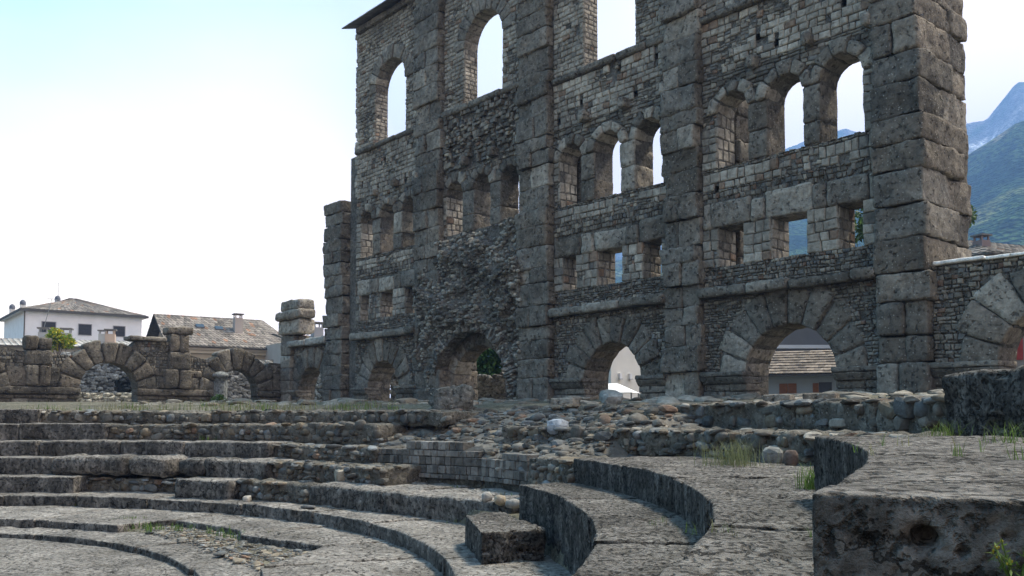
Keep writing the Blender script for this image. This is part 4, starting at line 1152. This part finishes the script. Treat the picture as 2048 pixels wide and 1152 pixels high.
# ------------------------------------------------------------------ buildings beyond the ruin
def quadbox(mb, x0, x1, y0, y1, z0, z1, col):
    V = [(x, y, z) for z in (z0, z1) for (x, y) in ((x0, y0), (x1, y0), (x1, y1), (x0, y1))]
    mb.add(V, [(3, 2, 1, 0), (4, 5, 6, 7), (0, 1, 5, 4), (1, 2, 6, 5), (2, 3, 7, 6), (3, 0, 4, 7)], col)
def slates(mb, A, B, C, Dd, nu, nv, colf, th=.05, dia=True):
    """slate courses on the quad A-B (eave) C-D (ridge, D above A)"""
    A, B, C, Dd = (np.array(q, float) for q in (A, B, C, Dd))
    nrm = np.cross(B - A, Dd - A); nrm /= np.linalg.norm(nrm)
    if nrm[2] < 0: nrm = -nrm
    P = lambda u, v: (A * (1 - u) + B * u) * (1 - v) + (Dd * (1 - u) + C * u) * v
    mb.add([P(0, 0) - nrm * .1, P(1, 0) - nrm * .1, P(1, 1) - nrm * .1, P(0, 1) - nrm * .1, P(0, 0), P(1, 0), P(1, 1), P(0, 1)], [(3, 2, 1, 0), (4, 5, 6, 7), (0, 1, 5, 4), (1, 2, 6, 5), (2, 3, 7, 6), (3, 0, 4, 7)], (.1, .09, .08))
    for j in range(nv):
        v0 = j / nv; v1 = min(1, (j + 1.7) / nv); vm = (j + .55) / nv
        for i in range(-1, nu + 1):
            u0 = (i + (.5 if j % 2 else 0)) / nu; u1 = u0 + 1 / nu; um = (u0 + u1) / 2
            u0, u1, um = (min(1, max(0, q)) for q in (u0, u1, um))
            if u1 - u0 < .2 / nu: continue
            l = nrm * (th + rng.uniform(0, .02)); k = nrm * .012
            V = [P(u0, vm) + l, P(um, v0) + l * 1.1, P(u1, vm) + l, P(u1, v1) + k, P(u0, v1) + k] if dia else [P(u0, v0) + l, P(um, v0) + l * 1.1, P(u1, v0) + l, P(u1, v1) + k, P(u0, v1) + k]
            V = [np.array(q) for q in V]
            V += [V[0] - nrm * .03, V[1] - nrm * .03, V[2] - nrm * .03]
            mb.add(V, [(0, 1, 2, 3, 4), (0, 5, 6, 1), (1, 6, 7, 2)], colf())
def cslate():
    c = np.array((.215, .19, .168)) * rng.uniform(.55, 1.3)
    if rng.random() < .05: c = np.array((.25, .15, .10)) * rng.uniform(.7, 1.2)
    return c
def house(name, label, P1, P2, depth, zbase, zeave, wall_col, cat='house'):
    P1 = np.array(P1); P2 = np.array(P2); d = (P2 - P1)[:2]; W_ = np.linalg.norm(d)
    e = empty(name, (P1[0], P1[1], zbase), math.atan2(d[1], d[0]), label, cat)
    mb = MB(); quadbox(mb, 0, W_, 0, depth, -2, zeave - zbase, wall_col); mb.build('wall', M_PAINT, e)
    return e, W_
def window(e, x0, x1, z0, z1, shut=(.05, .05, .055), frame=(.35, .35, .36), y=0., lines=10, name='window'):
    f = MB(); t = .07
    for a, b_, c, d in ((x0 - t, x1 + t, z0 - t, z0), (x0 - t, x1 + t, z1, z1 + t), (x0 - t, x0, z0, z1), (x1, x1 + t, z0, z1)): quadbox(f, a, b_, y - .05, y + .05, c, d, frame)
    o = f.build(name, M_PAINT, e)
    s = MB()
    for k in range(lines):
        za = z0 + (z1 - z0) * k / lines; zb = z0 + (z1 - z0) * (k + .85) / lines
        quadbox(s, x0, x1, y - .03 - .012, y - .01, za, zb, np.array(shut) * rng.uniform(.85, 1.15))
    quadbox(s, x0, x1, y - .012, y + .0, z0, z1, np.array(shut) * .6)
    s.build('shutter', M_WOOD, o); return o
def chimney(e, x, y, z0, z1, w, col, cap='slab', name='chimney', d=None):
    mb = MB(); d = d or w; quadbox(mb, x - w / 2, x + w / 2, y - d / 2, y + d / 2, z0, z1, col)
    o = mb.build(name, M_PAINT, e); c = MB()
    if cap == 'dome':
        V = []; n = 10
        for r, z in ((w * .62, 0), (w * .62, w * .55), (w * .5, w * .85), (w * .25, w * 1.1), (.01, w * 1.18)): V += [(x + r * math.cos(k * 6.283 / n), y + r * math.sin(k * 6.283 / n), z1 + z) for k in range(n)]
        c.add(V, [(i * n + k, i * n + (k + 1) % n, (i + 1) * n + (k + 1) % n, (i + 1) * n + k) for i in range(4) for k in range(n)], (.12, .13, .16), True)
    else:
        for sx in (-1, 1):
            for sy in (-1, 1): quadbox(c, x + sx * w * .38 - .05, x + sx * w * .38 + .05, y + sy * d * .38 - .05, y + sy * d * .38 + .05, z1, z1 + w * .4, col)
        quadbox(c, x - w * .62, x + w * .62, y - d * .62, y + d * .62, z1 + w * .4, z1 + w * .55, (.14, .13, .12))
    c.build('chimney_cap', M_PAINT, o); return o

# white house with a hipped slate roof
P1, P2 = Dp(50, 617, 90), Dp(284, 632, 96.9)
h1, w1 = house('white_house', 'white house with a hipped slate roof and three dark shuttered windows', P1, P2, 13, GN, P1[2] + .05, (.80, .80, .82))
ze = P1[2] - GN + .05; ov = .55; dp = 13
rf = MB(); ax_, ay_ = 6.2, 6.5; za_ = ze + 2.1
c4 = [(-ov, -ov, ze - .12), (w1 + ov, -ov, ze - .12), (w1 + ov, dp + ov, ze - .12), (-ov, dp + ov, ze - .12)]
r0_, r1_ = (ax_, ay_, za_), (w1 - 6.0, ay_, za_)
slates(rf, c4[0], c4[1], r1_, r0_, 30, 12, cslate); slates(rf, c4[3], c4[0], r0_, r0_, 26, 12, cslate); slates(rf, c4[1], c4[2], r1_, r1_, 26, 12, cslate); slates(rf, c4[2], c4[3], r0_, r1_, 30, 12, cslate)
ro = rf.build('roof', M_SLATE, h1)
fs = MB(); quadbox(fs, -ov, w1 + ov, -ov - .04, -ov + .02, ze - .34, ze - .1, (.09, .085, .08)); quadbox(fs, -ov - .04, -ov + .02, -ov, dp + ov, ze - .34, ze - .1, (.09, .085, .08)); quadbox(fs, -ov + .03, w1 + ov, -ov + .03, dp + ov, ze - .3, ze - .24, (.6, .6, .6)); fs.build('gutter', M_PAINT, ro)
def hx(x): return (x - 50) / (284 - 50) * w1 * (1 + .035 * (284 - x) / 234 * -1)
for xa_, xb_, ya_, yb_ in ((84, 110, 643, 665), (156, 181, 648, 669), (226, 249, 652, 672)):
    dd = 90 + 6.9 * (xa_ - 50) / 234
    window(h1, hx(xa_), hx(xb_), (828 - yb_) / FPX * dd - GN, (828 - ya_) / FPX * dd - GN)
chimney(h1, .8, 6.5, ze + .2, ze + 1.0, .5, (.7, .68, .64), 'dome'); chimney(h1, .4, 10.6, ze + .1, ze + .9, .5, (.7, .68, .64), 'dome'); chimney(h1, w1 - 6.8, 8.4, za_ - .8, za_ - .15, .5, (.4, .4, .42), 'dome')
dpm = MB(); quadbox(dpm, -.08, .02, -.12, -.02, 0, ze - .2, (.12, .1, .08)); dpm.build('downpipe', M_PAINT, h1)
an = MB(); trunk(an, (w1 * .38, 6.5, za_), (w1 * .38 - .1, 6.5, za_ + 1.6), .03, .02); trunk(an, (w1 * .38 - .6, 6.5, za_ + 1.5), (w1 * .38 + .5, 6.5, za_ + 1.45), .02, .02); an.build('antenna', M_METAL, h1)

# low pale-roofed outbuilding in front of it
P1, P2 = Dp(-40, 688, 68), Dp(252, 695, 71)
h0, w0 = house('low_house', 'low outbuilding with a pale flat-pitched roof in front of the white house', P1, P2, 7, GN, P1[2], (.45, .42, .38))
ze = P1[2] - GN
rf = MB(); slates(rf, (-.4, -.5, ze - .1), (w0 + .4, -.5, ze - .1), (w0 + .4, 7.2, ze + 1.0), (-.4, 7.2, ze + 1.0), 26, 10, lambda: np.array((.46, .45, .43)) * rng.uniform(.8, 1.1)); rf.build('roof', M_SLATE, h0)
for x, w, c in ((60, .75, (.3, .3, .3)), (108, .75, (.3, .3, .3)), (186, .6, (.36, .36, .35)), (203, .75, (.42, .32, .25))):
    chimney(h0, w0 * (x + 40) / 292, 4.5, ze + .4, ze + 1.35, w, c, name='chimney')
an = MB(); xx = w0 * (58 + 40) / 292; trunk(an, (xx, 4.5, ze + 1.5), (xx + .6, 4.5, ze + 4.2), .03, .02); trunk(an, (xx + .2, 4.5, ze + 4.2), (xx + 1.1, 4.5, ze + 4.1), .02, .02); an.build('antenna', M_METAL, h0)

# long slate-roofed house
E1, E2 = Dp(352, 688, 80), Dp(585, 704, 86)
h2, w2 = house('slate_roof_house', 'long beige house with a big rust-stained slate roof behind the arcade', E1, E2, 9, GN, E1[2] + .0, (.36, .31, .24))
ze = E1[2] - GN; zr = ze + 3.1; ym = 4.6
rf = MB()
slates(rf, (-1.0, -.6, ze - .15), (w2 + .9, -.6, ze - .15), (w2 - 1.6, ym, zr), (-1.0, ym, zr), 34, 13, cslate, th=.06)
slates(rf, (w2 + .9, 9.6, ze - .15), (-1.0, 9.6, ze - .15), (-1.0, ym, zr), (w2 - 1.6, ym, zr), 34, 13, cslate, th=.06)
slates(rf, (w2 + .9, -.6, ze - .15), (w2 + .9, 9.6, ze - .15), (w2 - 1.6, ym, zr), (w2 - 1.6, ym, zr), 24, 13, cslate, th=.06)
ro2 = rf.build('roof', M_SLATE, h2)
gm = MB(); gm.add([(0, 0, ze), (0, 9, ze), (0, ym, zr - .25), (.3, 0, ze), (.3, 9, ze), (.3, ym, zr - .25)], [(0, 1, 2), (5, 4, 3), (0, 3, 4, 1), (1, 4, 5, 2), (2, 5, 3, 0)], (.40, .34, .26)); gm.build('gable', M_PAINT, h2)
ml = MB(); quadbox(ml, -.1, w2 + .3, -.25, -.005, ze - .75, ze - .45, (.42, .37, .29)); quadbox(ml, -.1, w2 + .3, -.4, -.005, ze - .45, ze - .25, (.36, .31, .25)); ml.build('eaves_moulding', M_PAINT, h2)
for px, py in ((403, 662), (440, 667)):
    f = (px - 352) / 233; k = MB(); yy = 2.6 - f * 1.2; zz = ze - .15 + (yy + .6) / (ym + .6) * (zr - ze + .15)
    sl = (zr - ze + .15) / (ym + .6)
    V = [(w2 * f, yy, zz + .2), (w2 * f + .75, yy, zz + .2), (w2 * f + .75, yy + .5, zz + .2 + sl * .5), (w2 * f, yy + .5, zz + .2 + sl * .5)]; V += [(a, b_, c - .25) for a, b_, c in V]
    k.add(V, [(0, 1, 2, 3), (7, 6, 5, 4), (0, 4, 5, 1), (1, 5, 6, 2), (2, 6, 7, 3), (3, 7, 4, 0)], (.2, .25, .3)); k.build('skylight', M_GLASS, ro2)
chimney(h2, w2 * .57, 2.2, ze + .8, ze + 2.9, .75, (.42, .36, .32))

# sliver of roof and chimney right of the pillar stub
P1, P2 = Dp(590, 680, 78), Dp(740, 684, 82)
h3, w3 = house('grey_house', 'house with a grey slate roof mostly hidden behind the facade left end', P1, P2, 8, GN, P1[2], (.4, .38, .35))
ze = P1[2] - GN; rf = MB(); slates(rf, (-.4, -.4, ze - .1), (w3, -.4, ze - .1), (w3, 5, ze + .9), (-.4, 5, ze + .9), 14, 7, cslate); rf.build('roof', M_SLATE, h3)
chimney(h3, w3 * .45, 3, ze + .3, ze + 1.5, .9, (.3, .3, .31))

# right: house roof with chimney behind the coping
P1, P2 = Dp(1985, 505, 60), Dp(2300, 500, 66)
h4, w4 = house('dark_roof_house', 'house with a dark slate roof and squat chimney behind the pale coping', P1, P2, 9, GN, P1[2], (.24, .2, .18))
ze = P1[2] - GN; rf = MB(); slates(rf, (-1.0, -.6, ze - .1), (w4, -.6, ze - .1), (w4, 5, ze + 2.0), (3.2, 5, ze + 2.0), 22, 9, lambda: cslate() * .7); slates(rf, (-1.0, 9.6, ze - .1), (-1.0, -.6, ze - .1), (3.2, 5, ze + 2.0), (3.2, 5, ze + 2.0), 16, 9, lambda: cslate() * .7); rf.build('roof', M_SLATE, h4)
chimney(h4, 1.6, 2.2, ze + .5, ze + 1.3, .8, (.2, .15, .14))

# house behind the right arch with orange shutters
P1, P2 = Dp(1440, 752, 58), Dp(1760, 744, 54)
h5, w5 = house('shuttered_house', 'low blue-grey house with a slate roof and orange shutters seen through the right arch', P1, P2, 8, GN - 1, P1[2], (.24, .28, .31))
ze = P1[2] - GN + 1; rf = MB(); slates(rf, (-.4, -.7, ze - .02), (w5 + .4, -.7, ze - .02), (w5 + .4, 4, ze + 1.75), (-.4, 4, ze + 1.75), 26, 9, lambda: np.array((.17, .135, .105)) * rng.uniform(.5, 1.3), th=.09, dia=False); ro5 = rf.build('roof', M_SLATE, h5)
gt = MB(); quadbox(gt, -.4, w5 + .4, -.85, -.7, ze - .12, ze - .02, (.06, .055, .05)); gt.build('gutter', M_PAINT, ro5)
def fx(x): return w5 * (x - 1440) / 320
for a, b_ in ((1563, 1581), (1581, 1599), (1630, 1643)):
    s = MB(); quadbox(s, fx(a) + .02, fx(b_) - .02, -.06, -.01, ze - 2.3, ze - .55, (.2, .085, .035))
    for zz in np.arange(ze - 2.2, ze - .6, .12): quadbox(s, fx(a) + .1, fx(b_) - .1, -.09, -.058, zz, zz + .08, (.17, .07, .03))
    s.build('shutter', M_WOOD, h5)
s = MB(); quadbox(s, fx(1643), fx(1668), -.03, -.012, ze - 2.3, ze - .5, (.02, .02, .02)); s.build('window', M_GLASS, h5)
P1, P2 = Dp(1400, 700, 68), Dp(1800, 690, 68)
h6, w6 = house('grey_house', 'tall dark grey building with a pale gutter above the house with orange shutters', P1, P2, 8, GN, (828 - 640) / FPX * 68, (.10, .10, .105))
gt = MB(); quadbox(gt, 0, w6, -.2, -.01, (828 - 697) / FPX * 68 - GN, (828 - 690) / FPX * 68 - GN, (.45, .46, .48)); gt.build('gutter', M_PAINT, h6)

# pale concrete wall behind the third arch, with a white canopy below it
P1, P2 = Dp(1222, 780, 48), Dp(1330, 780, 50)
h7, w7 = house('concrete_building', 'plain pale concrete wall behind the arch with the white canopy', P1, P2, 6, GN, 4.9, (.72, .70, .66))
for px in (1238, 1258):
    k = MB(); xx = w7 * (px - 1222) / 108; zz = (828 - 752) / FPX * 48.4 - GN; quadbox(k, xx - .06, xx + .06, -.16, -.002, zz - .14, zz + .14, (.75, .75, .78)); quadbox(k, xx - .1, xx + .1, -.2, -.002, zz - .2, zz - .14, (.5, .5, .52)); k.build('lamp', M_PAINT, h7)
P1, P2 = Dp(1150, 780, 52), Dp(1219, 780, 50)
h8, w8 = house('concrete_building', 'grey concrete side wall left of the plain pale wall behind the third arch', P1, P2, 5, GN, 4.9, (.24, .24, .25))
p = Dp(1228, 790, 40)
cn = empty('canopy', (p[0], p[1], GN - .1), R_(-20), 'white canopy roof below the plain pale wall', 'canopy')
k = MB(); k.add([(-1.0, -.8, .62), (1., -.8, .62), (1., .8, .62), (-1.0, .8, .62), (-.25, 0, 1.05), (.15, 0, 1.05)], [(0, 1, 5, 4), (1, 2, 5), (2, 3, 4, 5), (3, 0, 4), (3, 2, 1, 0)], (.85, .85, .87)); k.build('roof', M_PAINT, cn)
for sx in (-.95, .95):
    for sy in (-.75, .75): k = MB(); quadbox(k, sx - .03, sx + .03, sy - .03, sy + .03, -.1, .62, (.6, .6, .6)); k.build('leg', M_METAL, cn)

# red shuttered house behind the right-hand low arch
P1, P2 = Dp(1960, 760, 46), Dp(2200, 760, 44)
h9, w9 = house('red_shutter_house', 'grey house with red shutters seen through the arch at the right edge', P1, P2, 6, GN, 6.2, (.20, .19, .18))
def qx(x): return w9 * (x - 1960) / 240
o = window(h9, qx(2010), qx(2032), (828 - 722) / FPX * 45.5 - GN, (828 - 668) / FPX * 45.5 - GN, shut=(.14, .15, .16), frame=(.25, .1, .08), lines=3)
s = MB(); quadbox(s, qx(2033), qx(2050), -.08, -.01, (828 - 720) / FPX * 45.5 - GN, (828 - 645) / FPX * 45.5 - GN, (.25, .03, .025)); s.build('shutter', M_WOOD, h9)

# rubble ruins seen through the arches
def ruin(label, P1, P2, zt, col, hole=None, n=700, th=.8):
    P1 = np.array(P1); P2 = np.array(P2); d = (P2 - P1)[:2]; Wd = np.linalg.norm(d)
    mb = MB(); xs = np.linspace(0, Wd, 9)
    outer = [(0, -.3), (Wd, -.3)] + [(x, zt + rng.uniform(-.2, .2)) for x in xs[::-1]]
    ip = [(rng.uniform(.05, Wd - .05), rng.uniform(0, zt - .25)) for k in range(300)]
    dsp2 = lambda V: .12 * fbm(np.c_[V, V[:, :1] * 0] * 2.1, 3)
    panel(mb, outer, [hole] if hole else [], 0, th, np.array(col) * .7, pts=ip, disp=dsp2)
    for k in range(n):
        x, z = rng.uniform(0, Wd), rng.uniform(0, zt)
        if hole and inpoly((x, z), hole): continue
        s = rng.uniform(.05, .13)
        cobble(mb, (x, -.05, z), (s * 1.4, s * .7, s * .8), np.array(col) * rng.uniform(.5, 1.7), rot=0.)
    o = mb.build('rubble_wall', M_MORT, loc=(P1[0], P1[1], GN), rotz=math.atan2(d[1], d[0]))
    return tag(o, label, 'ruin')
P1, P2 = Dp(120, 800, 46), Dp(320, 800, 48)
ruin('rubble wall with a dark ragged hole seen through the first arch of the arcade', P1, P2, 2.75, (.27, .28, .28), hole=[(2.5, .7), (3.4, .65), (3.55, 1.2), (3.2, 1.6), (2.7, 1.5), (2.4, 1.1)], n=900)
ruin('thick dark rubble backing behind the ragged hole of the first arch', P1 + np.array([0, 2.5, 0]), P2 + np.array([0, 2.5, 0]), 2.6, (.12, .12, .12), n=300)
P1, P2 = Dp(130, 815, 42.3), Dp(310, 813, 44.5)
ruin('low pale rubble bank on the ground inside the first arch of the arcade', P1, P2, .55, (.40, .37, .31), n=300)
P1, P2 = Dp(415, 800, 50), Dp(545, 800, 52)
ruin('grey rubble wall seen through the second arch of the arcade', P1, P2, 2.6, (.24, .235, .22), n=700)
P1, P2 = Dp(945, 800, 40), Dp(1060, 800, 38)
ruin('grey rubble wall seen through the torn middle arch', P1, P2, 1.25, (.24, .23, .21), n=420)
P1, P2 = Dp(780, 800, 44), Dp(840, 800, 43); ruin('pale rubble wall glimpsed through the arch left of the torn middle arch', P1, P2, 2.6, (.4, .39, .37), n=300)
P1, P2 = Dp(610, 800, 50), Dp(690, 800, 49); ruin('pale rubble wall glimpsed through the small arch at the facade left end', P1, P2, 2.0, (.4, .38, .34), n=300)
p = Dp(440, 812, 43.5); mb = MB(); V = []; n = 14
for r, z in ((.34, 0), (.33, 1.1), (.32, 1.35), (.4, 1.38), (.4, 1.5), (.2, 1.62), (.01, 1.65)):
    V += [(r * math.cos(k * 6.283 / n), r * math.sin(k * 6.283 / n), z) for k in range(n)]
mb.add(V, [(i * n + k, i * n + (k + 1) % n, (i + 1) * n + (k + 1) % n, (i + 1) * n + k) for i in range(6) for k in range(n)], (.27, .29, .30), True)
tag(mb.build('column_stump', M_MORT, loc=(p[0], p[1], GN)), 'smooth pale column stump standing inside the second arch', 'column')

# ------------------------------------------------------------------ mountains and haze
def mount(name, az0, az1, r0, r1, na, nr, prof, seed, colf, rough):
    mb = MB(); V = []; C = []
    azs = np.linspace(R_(az0), R_(az1), na); rs_ = np.linspace(r0, r1, nr)
    A, Rr = np.meshgrid(azs, rs_, indexing='ij'); x = Rr * np.sin(A); y = Rr * np.cos(A)
    el = np.interp(np.degrees(A), [p[0] for p in prof], [p[1] for p in prof])
    rc_ = (r0 + (r1 - r0) * .72)
    s = np.clip((Rr - r0) / (rc_ - r0), 0, None); shape = np.where(s < 1, s ** 1.12, 1 - .5 * (s - 1))
    P = np.c_[x.ravel(), y.ravel(), np.full(x.size, seed)]
    nz = fbm(P / 210., 6, gain=.52).reshape(x.shape); rd = 1 - np.abs(fbm(P / 450. + 31, 5).reshape(x.shape)) * 1.6
    z = np.tan(R_(1) * el) * rc_ * shape
    z = z + rough * (nz * .8 + (rd - .6) * .5) * np.clip(s * 2, 0, 1) * (1 - .72 * np.clip(s, 0, 1)) - 5
    P3 = np.c_[x.ravel(), y.ravel(), z.ravel()]
    F = [(i * nr + j, (i + 1) * nr + j, (i + 1) * nr + j + 1, i * nr + j + 1) for i in range(na - 1) for j in range(nr - 1)]
    mb.add(P3, F, colf(P3), True)
    return tag(mb.build(name, M_HILL), kind='structure')
M_HILL = bpy.data.materials.new('hillside'); M_HILL.use_nodes = True
t = M_HILL.node_tree; bs = t.nodes['Principled BSDF']; bs.inputs['Roughness'].default_value = 1; bs.inputs['Specular IOR Level'].default_value = 0
at = N(t, 'ShaderNodeAttribute', attribute_name='col'); tcn = N(t, 'ShaderNodeTexCoord')
nA = N(t, 'ShaderNodeTexNoise'); nA.inputs['Scale'].default_value = .07; nA.inputs['Detail'].default_value = 7; nA.inputs['Roughness'].default_value = .7
nB = N(t, 'ShaderNodeTexVoronoi'); nB.inputs['Scale'].default_value = .18
for q in (nA, nB): t.links.new(tcn.outputs['Object'], q.inputs['Vector'])
rg = N(t, 'ShaderNodeMapRange'); rg.inputs['From Min'].default_value = .3; rg.inputs['From Max'].default_value = .7; rg.inputs['To Min'].default_value = .1; rg.inputs['To Max'].default_value = 2.6
t.links.new(nA.outputs['Fac'], rg.inputs['Value'])
mm = N(t, 'ShaderNodeMix', data_type='RGBA', blend_type='MULTIPLY'); mm.inputs['Factor'].default_value = 1
cb_ = N(t, 'ShaderNodeCombineColor')
for k in range(3): t.links.new(rg.outputs[0], cb_.inputs[k])
t.links.new(at.outputs['Color'], mm.inputs['A']); t.links.new(cb_.outputs[0], mm.inputs['B']); t.links.new(mm.outputs['Result'], bs.inputs['Base Color'])
bp = N(t, 'ShaderNodeBump'); bp.inputs['Distance'].default_value = 12; bp.inputs['Strength'].default_value = 1
t.links.new(nB.outputs['Distance'], bp.inputs['Height']); t.links.new(bp.outputs[0], bs.inputs['Normal'])
def c_forest(P):
    k = fbm(P / 80. + 3, 5); c = np.tile(np.array((.034, .06, .024)), (len(P), 1))
    c[k > .2] = (.08, .10, .045); c[k > .36] = (.17, .165, .12); c[k < -.25] = (.014, .028, .014)
    return c
def c_rock(P):
    k = fbm(P / 65. + 8, 5); c = np.tile(np.array((.15, .145, .15)), (len(P), 1)); c[k > .2] = (.24, .23, .23); c[k < -.15] = (.05, .075, .04)
    c[(k > .43) & (P[:, 2] > 400)] = (.75, .77, .8); return c
mount('forested_hill', -4, 62, 350, 1500, 220, 70, [(-4, 2), (4, 9.5), (9, 10.5), (12, 11.5), (17, 12.8), (21, 13.2), (26.5, 14.3), (29.8, 16.2), (34, 17), (45, 17), (62, 15)], 3.3, c_forest, 60)
mount('rocky_mountain', -6, 62, 1350, 3000, 260, 80, [(-6, 2), (3, 7), (5, 11.5), (9, 12.3), (14, 14.5), (17.3, 16.0), (20.7, 16.9), (23, 16.0), (26.7, 16.3), (28.3, 16.3), (29.9, 18.0), (34, 18.6), (45, 18), (62, 16)], 7.7, c_rock, 130)

hz = MB(); V = [(x, y, z) for z in (-12, 960) for x, y in ((-390, -390), (2750, -390), (2750, 3040), (-390, 3040))]
hz.add(V, [(3, 2, 1, 0), (4, 5, 6, 7), (0, 1, 5, 4), (1, 2, 6, 5), (2, 3, 7, 6), (3, 0, 4, 7)], (1, 1, 1))
M_HAZE = bpy.data.materials.new('haze'); M_HAZE.use_nodes = True; t = M_HAZE.node_tree
t.nodes.remove(t.nodes['Principled BSDF'])
pv = N(t, 'ShaderNodeVolumePrincipled'); pv.inputs['Color'].default_value = (.24, .46, .96, 1); pv.inputs['Density'].default_value = .00047; pv.inputs['Anisotropy'].default_value = .1
t.links.new(pv.outputs[0], t.nodes['Material Output'].inputs['Volume'])
tag(hz.build('haze', M_HAZE), kind='stuff')
